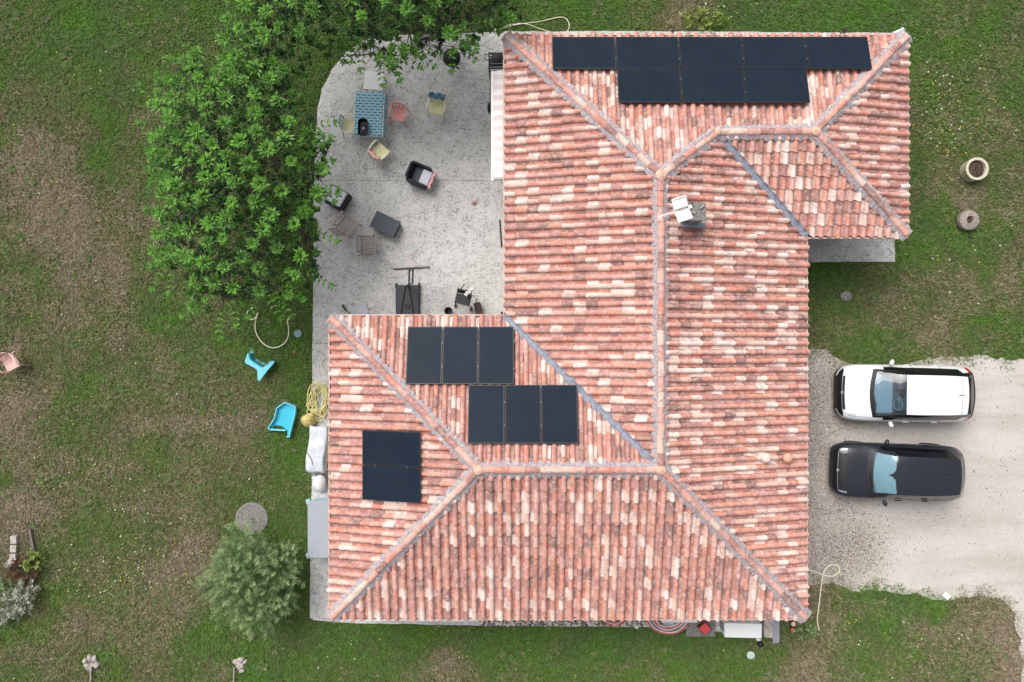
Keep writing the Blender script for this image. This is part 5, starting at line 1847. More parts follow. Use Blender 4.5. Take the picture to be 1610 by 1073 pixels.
for k, (px, py, m_, lab) in enumerate(((1247, 981, "pink_pale", "small flower pot with pale pink bloom at the south-east corner"), (1246, 990, "terracotta", "small flower pot with orange bloom below the pale pink one"))):
    q = P(px, py, .15)
    t = thing("flower_pot", lab, "flower pot", (q.x, q.y, 0), 0, "flower pots at the south-east corner")
    MB().lathe([(0.055, 0), (0.08, 0.14), (0.085, 0.15), (0.07, 0.15), (0.065, .12), (0.01, .12)], 16).build("pot", "shutter_brown", t, smooth=True, auto=50)
    lump("bloom", None, None, (0, 0, 0), (0.07, 0.07, 0.05), m_, 20 + k, t, z0=.13)
c = P(1196, 1014, .1)
o = lump("black_ball", "black rubber ball on the grass below the heat pump", "ball", (c.x, c.y), (.10, .10, .10), "black_plastic", 31, amp=.03)
c = P(1193, 1006, .03)
o = lump("white_stone", "white stone touching the black ball below the heat pump", "stone", (c.x, c.y), (.09, .05, .04), "white_plastic", 33, amp=.2)
c = P(1180, 1030, .03)
o = MB().lathe([(0.11, 0.0), (0.125, 0.01), (0.125, 0.03), (0.11, 0.035), (0.01, 0.037)], 22).build("flying_disc", "mint_plastic", None, smooth=True, auto=50)
o.location = (c.x, c.y, 0.035); tag(o, "pale mint plastic disc lying on the lawn below the heat pump", "disc")
q = P(1488, 937, .05)
o = MB().box((0, 0, 0), (0.24, 0.17, 0.012)).build("paper_sheet", "paper", None); o.location = (q.x, q.y, .06); o.rotation_euler = (R(4), R(3), R(-38))
tag(o, "white sheet of paper at the lower edge of the gravel", "paper")

# ------------------------------------------------------------------ planters on the right lawn
c = P(1530, 268, 0.2)
t = thing("round_planter", "cream round planter filled with dark soil on the right lawn", "planter", (c.x, c.y, 0), 0, "round planters on the right lawn")
MB().lathe([(0.31, 0), (0.335, 0.08), (0.345, 0.34), (0.36, 0.36), (0.36, 0.40), (0.33, 0.405), (0.28, 0.40), (0.275, 0.28), (0.02, 0.28)], 36).build("pot", "planter_cream", t, smooth=True, auto=40)
MB().lathe([(0.272, 0.26), (0.272, 0.30), (0.15, 0.32), (0.01, 0.33)], 24).build("soil", "soil", t, smooth=True)
mb = MB()
for k in range(34):
    th = random.random() * 6.28; r0 = random.random() * .2
    mb.tube([(r0 * math.cos(th), r0 * math.sin(th), .31), (r0 * math.cos(th) + random.gauss(0, .05), r0 * math.sin(th) + random.gauss(0, .05), .35 + .05 * random.random())], 0.006, 4)
mb.build("dry_stems", "wood_brown", t)
c = P(1521, 347, 0.15)
t = thing("round_planter", "weathered grey stone urn with a small dark hole on the right lawn", "planter", (c.x, c.y, 0), 0, "round planters on the right lawn")
MB().lathe([(0.22, 0), (0.31, 0.06), (0.325, 0.18), (0.31, 0.26), (0.22, 0.30), (0.13, 0.315), (0.115, 0.30), (0.11, 0.15), (0.01, 0.15)], 32, (0, 0, 0)).build("urn", "planter_stone", t, smooth=True, auto=50)
MB().lathe([(0.105, 0.15), (0.105, 0.2), (0.01, 0.21)], 20).build("soil", "soil", t, smooth=True)
c = P(1330, 466, 0.05)
o = lump("stone_block", "small square grey stone in the grass below the side terrace", "stone", (c.x, c.y), (.19, .17, .09), "concrete_grey", 41, amp=.15)

# ------------------------------------------------------------------ flower bed at the left edge
bed = [(-60, 835), (10, 815), (40, 820), (62, 840), (64, 880), (52, 930), (40, 960), (10, 980), (-60, 985)]
o = MB().prism(ragged([(p.x, p.y) for p in poly_px(bed)], .2, .15, 4), -0.05, 0.035).build("flower_bed", "soil", None)
tag(o, "bare brown soil of the flower bed at the left edge", "flower bed", kind="structure")
for k, (px, py, h_, ang2, lab) in enumerate(((22, 849, .26, 2, "topmost pale concrete block of the flower bed edging"), (21.5, 863, .22, -2, "middle pale concrete block of the flower bed edging"), (21, 876, .2, 3, "third pale concrete block of the flower bed edging"), (15, 887, .3, -35, "slanted lowest pale concrete block of the flower bed edging"))):
    q = P(px, py, .12)
    o = MB().box((0, 0, .06), (0.2, h_, 0.14)).build("edging_block", "concrete_pale", None, bevel=0.015)
    o.location = (q.x, q.y, .03); o.rotation_euler = (0, 0, R(ang2)); tag(o, lab, "block", "pale edging blocks of the flower bed")
for k, (a_, b_, lab) in enumerate((((49, 832), (56, 868), "grey wooden edging plank along the upper right of the flower bed"), ((60, 900), (50, 924), "grey wooden edging plank along the lower right of the flower bed"))):
    p0, p1 = P(*a_, .05), P(*b_, .05)
    d = p1 - p0
    o = MB().box((0, 0, .05), (d.length, 0.06, 0.14)).build("edging_plank", "wood_grey", None, bevel=0.006)
    o.location = ((p0.x + p1.x) / 2, (p0.y + p1.y) / 2, .02); o.rotation_euler = (0, 0, math.atan2(d.y, d.x)); tag(o, lab, "plank", "grey edging planks of the flower bed")
# pale concrete footings with stakes at the bottom
for (px, py, lab, ex, ey) in ((143, 1043, "broken pale concrete footing with a stake, the left one at the bottom", 142, 1080), (378, 1045, "hollow pale concrete footing with a stake, the right one at the bottom", 367, 1080)):
    q = P(px, py, .06)
    t = thing("post_footing", lab, "footing", (q.x, q.y, 0), 0, "pale concrete footings at the bottom of the lawn")
    rg_ = np.random.default_rng(px)
    for k_ in range(11):
        th_ = k_ * 2 * PI / 11 + rg_.normal() * .2
        rr_ = .25 + .95 * rg_.random()
        lump("concrete_chunk", None, None, (.15 * rr_ * math.cos(th_), .22 * rr_ * math.sin(th_), 0), (.05 + .05 * rg_.random(), .05 + .06 * rg_.random(), .05 + .05 * rg_.random()), "concrete_pale", px + k_, t, amp=.7)
    lump("concrete_core", None, None, (0, 0, 0), (.13, .18, .05), "concrete_grey", px + 5, t, amp=.6)
    e2 = P(ex, ey, .1) - q
    s0 = P(ex + 1, py + 5, .12) - q
    MB().tube([(s0.x, s0.y, .12), (e2.x, e2.y, .10)], 0.022, 7).build("stake", "concrete_pale", t)

# ------------------------------------------------------------------ trees and plants
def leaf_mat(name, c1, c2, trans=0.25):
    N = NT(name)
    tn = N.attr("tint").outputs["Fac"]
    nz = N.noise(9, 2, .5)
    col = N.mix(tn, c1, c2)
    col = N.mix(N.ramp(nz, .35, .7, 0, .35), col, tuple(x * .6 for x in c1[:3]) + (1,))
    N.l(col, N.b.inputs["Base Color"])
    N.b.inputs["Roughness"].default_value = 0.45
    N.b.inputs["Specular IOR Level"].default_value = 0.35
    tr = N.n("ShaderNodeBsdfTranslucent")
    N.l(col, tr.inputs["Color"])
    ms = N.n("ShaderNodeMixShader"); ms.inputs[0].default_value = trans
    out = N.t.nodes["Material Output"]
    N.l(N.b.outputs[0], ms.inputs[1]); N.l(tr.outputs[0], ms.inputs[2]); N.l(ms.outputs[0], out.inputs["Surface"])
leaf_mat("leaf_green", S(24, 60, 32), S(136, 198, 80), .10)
leaf_mat("leaf_olive", S(112, 146, 92), S(200, 220, 162))
leaf_mat("leaf_silver", S(150, 158, 140), S(226, 226, 208), .1)
leaf_mat("leaf_lime", S(120, 150, 60), S(190, 206, 120))
leaf_mat("leaf_dead", S(96, 66, 50), S(150, 108, 78), .1)

def add_leaf(V, F, T, p, d, up, L, W, tint):
    """kite leaf with a crease"""
    side = d.cross(up)
    if side.length < 1e-4: side = Vector((1, 0, 0))
    side.normalize()
    nrm = side.cross(d)
    k = len(V)
    V += [p, p + d * (L * .45) + side * (W / 2) + nrm * (W * .18), p + d * L - nrm * (L * .12), p + d * (L * .45) - side * (W / 2) + nrm * (W * .18)]
    F += [(k, k + 2, k + 1), (k, k + 3, k + 2)]
    T += [tint, tint]

def mesh_from(V, F, T, name, m, parent):
    me = bpy.data.meshes.new(name)
    me.from_pydata([tuple(v) for v in V], [], F)
    at_ = me.attributes.new("tint", 'FLOAT_COLOR', 'FACE')
    t_ = np.array(T, dtype=np.float32)
    at_.data.foreach_set("color", np.column_stack([t_, t_, t_, np.ones_like(t_)]).reshape(-1))
    me.materials.append(MATS[m])
    o = bpy.data.objects.new(name, me); COL.objects.link(o); o.parent = parent
    return o

def rosette(V, F, T, p, rg, L=0.19, W=0.075, n=13, tint=None, axis=None, dome=0.0):
    base = float(rg.random()) if tint is None else tint
    ax = (axis or Vector((rg.normal() * .25, rg.normal() * .25, 1))).normalized()
    a1 = ax.orthogonal().normalized(); a2 = ax.cross(a1)
    ph = rg.random() * 6.28
    for k in range(n):
        th = ph + k * 2.399
        q = k / n
        el = (1.15 - 1.45 * q) + rg.normal() * .16
        d = (a1 * math.cos(th) + a2 * math.sin(th)) * math.cos(el) + ax * math.sin(el)
        l_ = L * (0.55 + 0.55 * q) * (0.85 + .3 * rg.random())
        el0 = d * (dome * L * (0.25 + .75 * rg.random())) if dome else Vector()
        add_leaf(V, F, T, p + el0 + ax * (0.05 * (1 - q)), d, ax, l_, W * (l_ / L) * (.8 + .4 * rg.random()), min(1, max(0, base * (1.2 - .65 * q) + rg.normal() * .09 + 0.12 * (1 - q))))

def poisson(fn_inside, bx, sp, rg, tries):
    pts = []
    cell = {}
    for _ in range(tries):
        x = bx[0] + (bx[1] - bx[0]) * rg.random(); y = bx[2] + (bx[3] - bx[2]) * rg.random()
        if not fn_inside(x, y): continue
        i, j = int(x // sp), int(y // sp)
        ok = True
        for a in (-1, 0, 1):
            for b in (-1, 0, 1):
                for (u, v) in cell.get((i + a, j + b), ()):
                    if (u - x) ** 2 + (v - y) ** 2 < sp * sp: ok = False
        if ok:
            cell.setdefault((i, j), []).append((x, y)); pts.append((x, y))
    return pts

def broad_tree(label, trunk, outline_world, ztop, zlow, seed, layers, sp=0.27, gap=0.36, L=0.155):
    """tree whose crown plan follows outline_world (a polygon); leaves in rosettes at twig ends"""
    rg = np.random.default_rng(seed)
    t = thing("garden_tree", label, "tree", (trunk[0], trunk[1], 0), 0, "broad-leaved trees at the patio")
    cx = sum(p[0] for p in outline_world) / len(outline_world); cy = sum(p[1] for p in outline_world) / len(outline_world)
    ol = np.array(outline_world)
    def rho(x, y):
        # 0 at the middle, 1 at the outline
        th = math.atan2(y - cy, x - cx)
        best = 1e9
        dx, dy = math.cos(th), math.sin(th)
        n = len(ol)
        for i in range(n):
            ax_, ay_ = ol[i]; bx_, by_ = ol[(i + 1) % n]
            ex_, ey_ = bx_ - ax_, by_ - ay_
            den = dx * ey_ - dy * ex_
            if abs(den) < 1e-9: continue
            tt = ((ax_ - cx) * ey_ - (ay_ - cy) * ex_) / den
            uu = ((ax_ - cx) * dy - (ay_ - cy) * dx) / den
            if tt > 0 and -1e-6 <= uu <= 1 + 1e-6: best = min(best, tt)
        return math.hypot(x - cx, y - cy) / best
    bx = (ol[:, 0].min() - .2, ol[:, 0].max() + .2, ol[:, 1].min() - .2, ol[:, 1].max() + .2)
    V, F, T = [], [], []
    tips = []
    off = Vector((trunk[0], trunk[1], 0))
    for li in range(layers):
        fz = 1.0 - 0.17 * li
        def ins(x, y):
            r_ = rho(x, y)
            if r_ > 0.97 - 0.03 * li: return False
            fq = 1.15
            g = float(vnoise(np.array([x * fq]), np.array([y * fq]), seed + (li // 2), 2)[0])
            thr = gap * (0.12 + 1.35 * r_ ** 2) + (.10 if li == 0 else 0)
            return g > thr
        for (x, y) in poisson(ins, bx, sp * (1.5 if li == 0 else 1.0), rg, 4600):
            r_ = rho(x, y)
            z = zlow + (ztop - zlow) * fz * math.sqrt(max(0.02, 1 - r_ * r_)) + rg.normal() * 0.12 - .06 * li
            p = Vector((x, y, z))
            tips.append(p)
            out = Vector((x - cx, y - cy, 0))
            ax = Vector((rg.normal() * .3, rg.normal() * .3, 1)) + out * (0.16 * r_)
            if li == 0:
                p.z += 0.25       # top rosettes raised above the lower layers
            lit_tint = li == 0 or (r_ > .72 and rg.random() < .36)
            rosette(V, F, T, p - off, rg, L * (0.75 + .5 * rg.random()), L * .5, 34 if li == 0 else 13, (0.52 + 0.46 * float(rg.random())) if lit_tint else 0.03 + 0.34 * float(rg.random()) ** 1.5, ax, .75 if li == 0 else 0)  # lower layers tinted darker, standing in for shade inside the crown
    # trailing shoots past the outline
    for k in range(60):
        th = rg.random() * 2 * PI
        r0 = 0.76 + .2 * rg.random()
        # point on the outline
        d = Vector((math.cos(th), math.sin(th), 0))
        k_ = 1 / max(1e-6, rho(cx + d.x, cy + d.y))
        n = int(3 + rg.integers(0, 3))
        dd = (d + Vector((rg.normal() * .5, rg.normal() * .5, 0))).normalized()
        for q in range(n):
            p = Vector((cx, cy, 0)) + d * (k_ * r0) + dd * (q * 0.16)
            p.z = zlow + (ztop - zlow) * .35 - q * .03 + rg.normal() * .05
            tips.append(p)
            for s_ in (-1, 1):
                base = 0.3 + .5 * rg.random()
                for m_ in range(2):
                    dl = (dd * .5 + Vector((-dd.y, dd.x, 0)) * s_ * (.8 + .3 * m_) + Vector((0, 0, .25 + rg.normal() * .25))).normalized()
                    add_leaf(V, F, T, p - off, dl, Vector((0, 0, 1)), L * (.7 + .4 * rg.random()), L * .4, base)
        rosette(V, F, T, p + dd * .08 - off, rg, L * .85, L * .36, 9, .4 + .5 * float(rg.random()))
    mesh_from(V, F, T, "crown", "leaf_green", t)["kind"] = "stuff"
    # trunk, limbs, twigs
    fork = Vector((0.05, 0.03, zlow * .55))
    MB().tube(spline([(0, 0, -0.05), (0.03, 0.02, zlow * .25), fork], 4), [0.20 - 0.06 * q / 8 for q in range(9)], 12).build("trunk", "bark", t, smooth=True)
    nl = 11
    ends = []
    for k in range(nl):
        th = 2 * PI * k / nl + rg.normal() * .2
        d = Vector((math.cos(th), math.sin(th), 0))
        k_ = 1 / max(1e-6, rho(cx + d.x, cy + d.y))
        rr = k_ * (.55 if k % 2 else .8)
        e = Vector((cx, cy, 0)) + d * rr - off
        e.z = zlow + (ztop - zlow) * (.62 if k % 2 else .35)
        mid = fork.lerp(e, .5) + Vector((rg.normal() * .15, rg.normal() * .15, .25))
        pts = spline([fork, mid, e], 5)
        MB().tube(pts, [0.06 * (1 - .85 * q / (len(pts) - 1)) for q in range(len(pts))], 8).build("limb", "bark", t, smooth=True)
        ends += pts[3:]
    tw = MB()
    for p in tips:
        q = p - off
        e = min(ends, key=lambda v: (v - q).length + (0.6 if v.z > q.z else 0))
        tw.tube([e, e.lerp(q, .55) + Vector((0, 0, -.08)), q], [0.007, 0.005, 0.003], 3, cap=False)
    tw.build("twigs", "bark", t)
    return t

def wp(pts, z):
    return [(P(x, y, z).x, P(x, y, z).y) for x, y in pts]
main_ol = wp([(262, 92), (300, 78), (345, 88), (420, 68), (470, 80), (470, 130), (500, 190), (520, 215), (506, 300), (496, 350), (514, 400), (500, 452), (462, 470), (430, 490), (372, 500), (335, 512), (300, 490), (262, 455), (240, 405), (246, 350), (262, 310), (236, 280), (238, 215), (232, 165)], 3.4)
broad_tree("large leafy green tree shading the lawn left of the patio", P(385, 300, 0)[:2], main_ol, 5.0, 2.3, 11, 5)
top_ol = wp([(330, 100), (328, 20), (340, -60), (430, -140), (600, -170), (760, -140), (850, -60), (838, 5), (808, 30), (770, 45), (735, 92), (700, 96), (672, 68), (640, 84), (612, 104), (585, 92), (560, 60), (500, 84), (470, 112), (420, 105), (380, 130), (345, 110)], 3.6)
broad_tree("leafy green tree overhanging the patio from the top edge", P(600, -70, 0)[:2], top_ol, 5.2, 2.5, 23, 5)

# olive tree
def fine_tree(name, label, cat, c, rx, ry, ztop, zlow, m, seed, nsp, LL, WW, nleaf=16, lobes=None, group=None, trunk_r=.07):
    rg = np.random.default_rng(seed)
    t = thing(name, label, cat, (c.x, c.y, 0), 0, group)
    V, F, T = [], [], []
    for k in range(nsp):
        lo = lobes[int(rg.integers(0, len(lobes)))] if lobes else (0, 0, 1, 1.0)
        u = rg.normal(size=3); u /= np.linalg.norm(u)
        rr = rg.random() ** (1 / 2.2)
        rr *= 0.82 + .36 * float(vnoise(np.array([u[0] * 2 + 5]), np.array([u[1] * 2 + u[2] + 5]), seed, 2)[0])
        zc = (ztop * lo[3] + zlow) / 2; hz = (ztop * lo[3] - zlow) / 2
        p = Vector((lo[0] + u[0] * rr * rx * lo[2], lo[1] + u[1] * rr * ry * lo[2], zc + u[2] * rr * hz))
        ax = Vector((u[0] * .9 + rg.normal() * .3, u[1] * .9 + rg.normal() * .3, u[2] * .5 + .5)).normalized()
        base = float(rg.random())
        ph = rg.random() * 6
        a1 = ax.orthogonal().normalized(); a2 = ax.cross(a1)
        for q in range(nleaf):
            th = ph + q * 2.4
            d = (ax * .75 + (a1 * math.cos(th) + a2 * math.sin(th)) * .8).normalized()
            add_leaf(V, F, T, p + ax * (0.20 * q / nleaf), d, ax, LL * (.7 + .6 * rg.random()), WW, min(1, max(0, base + rg.normal() * .15)))
    mesh_from(V, F, T, "crown", m, t)["kind"] = "stuff"
    MB().tube([(0, 0, -.05), (.04, .02, zlow * .6), (0, .03, zlow + .3)], [trunk_r * 1.3, trunk_r, trunk_r * .8], 10).build("trunk", "bark", t, smooth=True)
    for k in range(6):
        th = k * 1.05 + .3
        MB().tube([(0, 0.02, zlow * .8), (rx * .3 * math.cos(th), ry * .3 * math.sin(th), (zlow + ztop) * .42), (rx * .62 * math.cos(th), ry * .62 * math.sin(th), ztop * .72)], [trunk_r * .6, trunk_r * .35, .006], 6).build("limb", "bark", t, smooth=True)
    return t
c = P(397, 908, 1.4)
fine_tree("olive_tree", "bushy grey-green olive tree beside the round well cover", "olive tree", c, 1.38, 1.6, 2.7, 0.5, "leaf_olive", 5, 1150, 0.115, 0.028, 14,
          [(0, 0, .5, .95), (-.35, .95, .42, .85), (.85, .3, .42, .85), (-.95, -.1, .42, .75), (.25, -1.0, .45, .8), (.8, -.5, .45, .85), (-.45, -.75, .42, .85), (0.1, .5, .45, 1.0), (-.55, .4, .4, .9)])
# bed plants
q = P(30, 945, .3)
fine_tree("silver_shrub", "low silvery-white leafed shrub in the flower bed", "shrub", q, .55, .6, .55, .08, "leaf_silver", 8, 150, .10, .04, 9, [(0, 0, .8, 1), (-.4, -.25, .7, .9), (.2, .35, .5, .9)], trunk_r=.02)
q = P(55, 882, .2)
fine_tree("lime_plant", "small lime-green leafy plant on the edge of the flower bed", "plant", q, .22, .24, .38, .05, "leaf_lime", 9, 36, .11, .06, 6, trunk_r=.012)
q = P(36, 898, .2)
fine_tree("withered_plant", "withered reddish-brown plant in the middle of the flower bed", "plant", q, .42, .36, .4, .05, "leaf_dead", 10, 70, .12, .03, 8, trunk_r=.015)
q = P(4, 925, .2)
fine_tree("grey_herb", "grey-green herb clump at the left edge beside the silvery shrub", "plant", q, .35, .3, .35, .05, "leaf_olive", 12, 60, .09, .03, 8, trunk_r=.012)
q = P(1268, 992, .2)
fine_tree("corner_weed", "small green weed growing by the south-east house corner", "plant", q, .3, .22, .3, .03, "leaf_olive", 13, 40, .09, .035, 7, trunk_r=.01)
q = P(1105, 30, .2)
fine_tree("broadleaf_weed", "pale broad-leaved weed patch on the grass behind the north eave", "plant", q, .75, .3, .22, .02, "leaf_lime", 14, 60, .11, .05, 6, trunk_r=.01)
q = P(1283, 990, .2)

# ------------------------------------------------------------------ cars
def pchip(xk, yk, x):
    xk = np.asarray(xk, float); yk = np.asarray(yk, float)
    h = np.diff(xk); dl = np.diff(yk) / h
    m = np.zeros_like(yk)
    m[0], m[-1] = dl[0], dl[-1]
    for i in range(1, len(yk) - 1):
        m[i] = 0 if dl[i - 1] * dl[i] <= 0 else 2 * dl[i - 1] * dl[i] / (dl[i - 1] + dl[i])
    i = np.clip(np.searchsorted(xk, x) - 1, 0, len(xk) - 2)
    t = (x - xk[i]) / h[i]
    return (yk[i] * (2 * t ** 3 - 3 * t ** 2 + 1) + h[i] * m[i] * (t ** 3 - 2 * t ** 2 + t) + yk[i + 1] * (-2 * t ** 3 + 3 * t ** 2) + h[i] * m[i + 1] * (t ** 3 - t ** 2))

N = NT("car_glass")
gl = N.n("ShaderNodeBsdfGlossy"); gl.inputs["Roughness"].default_value = 0.03
tr = N.n("ShaderNodeBsdfTransparent"); tr.inputs["Color"].default_value = (.80, .90, .94, 1)
fr = N.n("ShaderNodeFresnel"); fr.inputs[0].default_value = 1.5
ms = N.n("ShaderNodeMixShader")
N.l(N.math('ADD', fr.outputs[0], 0.03), ms.inputs[0]); N.l(tr.outputs[0], ms.inputs[1]); N.l(gl.outputs[0], ms.inputs[2])
N.l(ms.outputs[0], N.t.nodes["Material Output"].inputs["Surface"])
mat("car_glass_dark", (0.006, 0.007, 0.009, 1), 0.1, spec=0.15)
mat("car_white", S(246, 247, 250), 0.3, coat=0.6)
mat("car_black", S(42, 45, 53), 0.28, coat=0.3, spec=.3)
mat("car_trim", S(26, 27, 30), 0.5)
mat("lamp_clear", S(214, 220, 226), 0.12, coat=0.6)
mat("lamp_smoke", S(150, 156, 166), 0.12, coat=0.6)
mat("lamp_red", S(186, 40, 44), 0.2, coat=0.6)
mat("lamp_dark", S(96, 70, 74), 0.15, coat=0.6)
mat("tyre", S(28, 28, 29), 0.85)
mat("rim_alloy", S(168, 170, 174), 0.35, metal=0.6)
mat("interior_grey", S(138, 162, 178), 0.8)  # interior tinted blue-grey in place of sky reflected in the windscreen
mat("interior_dark", S(112, 132, 146), 0.85)
mat("sunshade", S(150, 180, 190), 0.45, var=.1, scale=6)

def car(name, label, loc, rz, body, ST, cuts, lamps, W0):
    """ST: key stations (x, W, zlow, zbelt, Wb, Wr, zr, crown, bow). cuts: dict of x positions"""
    t = thing(name, label, "car", loc, rz, "cars parked on the gravel")
    xs_key = np.array([s_[0] for s_ in ST])
    xs = []
    stops = sorted(set([round(x, 4) for x in xs_key]))
    for a_, b_ in zip(stops[:-1], stops[1:]):
        n = max(1, int((b_ - a_) / 0.07))
        xs += [a_ + (b_ - a_) * q / n for q in range(n)]
    xs.append(stops[-1])
    xs = np.array(xs)
    par = [pchip(xs_key, [s_[k] for s_ in ST], xs) for k in range(1, 9)]
    rows = []
    for i, x in enumerate(xs):
        W, zl, zb_, Wb, Wr, zr, cr_, bow = [p_[i] for p_ in par]
        half = [(W * .90, zl), (W * .975, zl + (zb_ - zl) * .30), (W, zl + (zb_ - zl) * .58), (W * .985, zl + (zb_ - zl) * .82), (Wb, zb_),
                (Wb + (Wr - Wb) * .5, zb_ + (zr - zb_) * .56), (Wr, zr), (Wr * .86, zr + cr_ * .45), (Wr * .58, zr + cr_ * .78), (Wr * .28, zr + cr_ * .95), (0, zr + cr_)]
        full = [(-y, z) for y, z in half] + [(y, z) for y, z in reversed(half[:-1])]
        rows.append([(x - bow * (1 - (y / W) ** 2), y, z) for y, z in full])
    K = len(rows[0]); C_ = K // 2      # centre index 10
    V = [p for r_ in rows for p in r_]
    groups = {}
    for i in range(len(xs) - 1):
        xm = (xs[i] + xs[i + 1]) / 2
        for k in range(K - 1):
            kk = k if k < C_ else K - 2 - k       # 0..9 from the sill to the middle
            g = lamps(xm, kk, 'L' if k < C_ else 'R')
            groups.setdefault(g, []).append((i * K + k, i * K + k + 1, (i + 1) * K + k + 1, (i + 1) * K + k))
    fr0 = tuple(range(K)); rr0 = tuple((len(xs) - 1) * K + k for k in reversed(range(K)))
    groups.setdefault(("grille", "car_trim"), []).append(fr0)
    groups.setdefault(("body", body), []).append(rr0)
    objs = {}
    for (nm, m_), fs in groups.items():
        used = sorted(set(v for f in fs for v in f)); mp = {v: q for q, v in enumerate(used)}
        mb = MB(); mb.add([V[v] for v in used], [tuple(mp[v] for v in f) for f in fs])
        nm2 = nm.split(".")[0]
        objs[nm] = mb.build(nm2, m_, t, smooth=True, auto=40)
    # shut lines, chrome bar and emblem
    def at_row(x): return int(np.argmin(np.abs(xs - x)))
    def seam(nm, idx):
        MB().tube([Vector(V[q]) + Vector((0, 0, .002)) for q in idx], .005, 4, cap=False).build(nm, "car_trim", t)
    i0, i1 = at_row(.26), at_row(cuts["cowl"] + .1)
    for k in (5, K - 6):
        seam("bonnet_seam", [i * K + k for i in range(i0, i1 + 1)])
    for dx_ in (.42, 1.30, 2.12):
        i = at_row(cuts["cowl"] + dx_)
        seam("door_seam", [i * K + k for k in range(0, 5)]); seam("door_seam", [i * K + K - 1 - k for k in range(0, 5)])
    for dx_ in cuts["roofseam"]:
        i = at_row(dx_)
        seam("roof_seam", [i * K + k for k in range(6, K - 6)])
    i = at_row(.12)
    MB().tube([Vector(V[i * K + k]) + Vector((-.02, 0, .012)) for k in range(6, K - 6)], .012, 6).build("grille_bar", "rim_alloy", t, smooth=True)
    e_ = Vector(V[at_row(.14) * K + C_])
    MB().lathe([(.055, 0), (.05, .014), (.01, .018)], 16, e_ + Vector((0, 0, .004))).build("emblem", "rim_alloy", t, smooth=True)
    # wheels
    for wx in (cuts["wf"], cuts["wr"]):
        for sgn in (-1, 1):
            yw = sgn * (W0 - 0.135)
            M_ = Matrix.Translation((wx, yw, 0.31)) @ Matrix.Rotation(R(90), 4, 'X')
            wo = MB().lathe([(0.20, -.09), (0.30, -.10), (0.315, -.06), (0.315, .06), (0.30, .10), (0.20, .09)], 24, M=M_).build("tyre", "tyre", t, smooth=True, auto=40)
            rm = MB().lathe([(0.20, -0.085), (0.2, 0.085)], 20, M=M_)
            rm.build("rim", "rim_alloy", wo, smooth=True, auto=40)
    # floor, seats, dashboard
    MB().box((cuts["cowl"] + 1.3, 0, .36), (2.5, 1.25, .04)).build("floor", "interior_dark", t)
    MB().box((cuts["cowl"] + .42, 0, .80), (.62, 1.26, .10), ry=R(2)).build("dashboard", "interior_grey", t, bevel=.04)
    for sgn in (-1, 1):
        MB().box((cuts["cowl"] + 1.25, sgn * .34, .55), (.5, .48, .22)).build("seat", "interior_dark", t, bevel=.05)
        MB().box((cuts["cowl"] + 1.52, sgn * .34, .85), (.16, .46, .6), ry=R(14)).build("seat_back", "interior_dark", t, bevel=.05)
    MB().box((cuts["cowl"] + 2.2, 0, .8), (.16, 1.2, .6), ry=R(14)).build("rear_seat", "interior_dark", t, bevel=.05)
    sw = [(cuts["cowl"] + .86 + .05 * math.sin(q * PI / 8), -.34 + .17 * math.cos(q * PI / 8), .88 + .15 * math.sin(q * PI / 8)) for q in range(16)]
    MB().tube(sw, .016, 6, closed=True).build("steering_wheel", "interior_grey", t, smooth=True)
    # mirrors
    for sgn in (-1, 1):
        mb = MB(); 
        mb.lathe([(0.02, -.11), (.06, -.09), (.085, -.03), (.088, .03), (.06, .085), (.02, .1)], 12, M=Matrix.Translation((cuts["mir"], sgn * (W0 + .065), cuts["zmir"])) @ Matrix.Rotation(R(90), 4, 'X') @ Matrix.Rotation(sgn * R(-22), 4, 'Y') @ Matrix.Diagonal((.72, .8, .95, 1)))
        mo = mb.build("door_mirror", cuts["mirm"], t, smooth=True, auto=60)
        MB().tube([(cuts["mir"] - .02, sgn * (W0 - .04), cuts["zmir"] - .03), (cuts["mir"], sgn * (W0 + .05), cuts["zmir"] - .02)], .025, 8).build("mirror_arm", "car_trim", mo)
    for hx in cuts["handles"]:
        for sgn in (-1, 1):
            MB().box((hx, sgn * (W0 - .004), .84), (.19, .03, .035)).build("door_handle", cuts["mirm"], t, bevel=.01)
    MB().box((cuts["rm"][0], 0, cuts["rm"][1]), (.05, .22, .08), ry=R(20)).build("rear_view_mirror", "car_trim", t, bevel=.015)
    MB().box((cuts["rm"][0] - .06, 0, cuts["rm"][1] + .02), (.16, .05, .04), ry=R(28)).build("mirror_stalk", "car_trim", t)
    a_ = cuts["ant"]
    MB().tube([(a_[0], a_[1], a_[2]), (a_[0] + .14, a_[1], a_[2] + .09)], [.016, .004], 8).build("roof_aerial", "car_trim", t)
    for sgn in (-1, 1):
        MB().tube([(cuts["cowl"] + .02, sgn * .05, cuts["zc"] + .02), (cuts["cowl"] + .12, sgn * .05 - .45, cuts["zc"] + .045)], .010, 6).build("wiper", "car_trim", t)
    MB().box((.03, 0, .42), (.03, .5, .11)).build("number_plate", "white_plastic", t)
    return t, objs

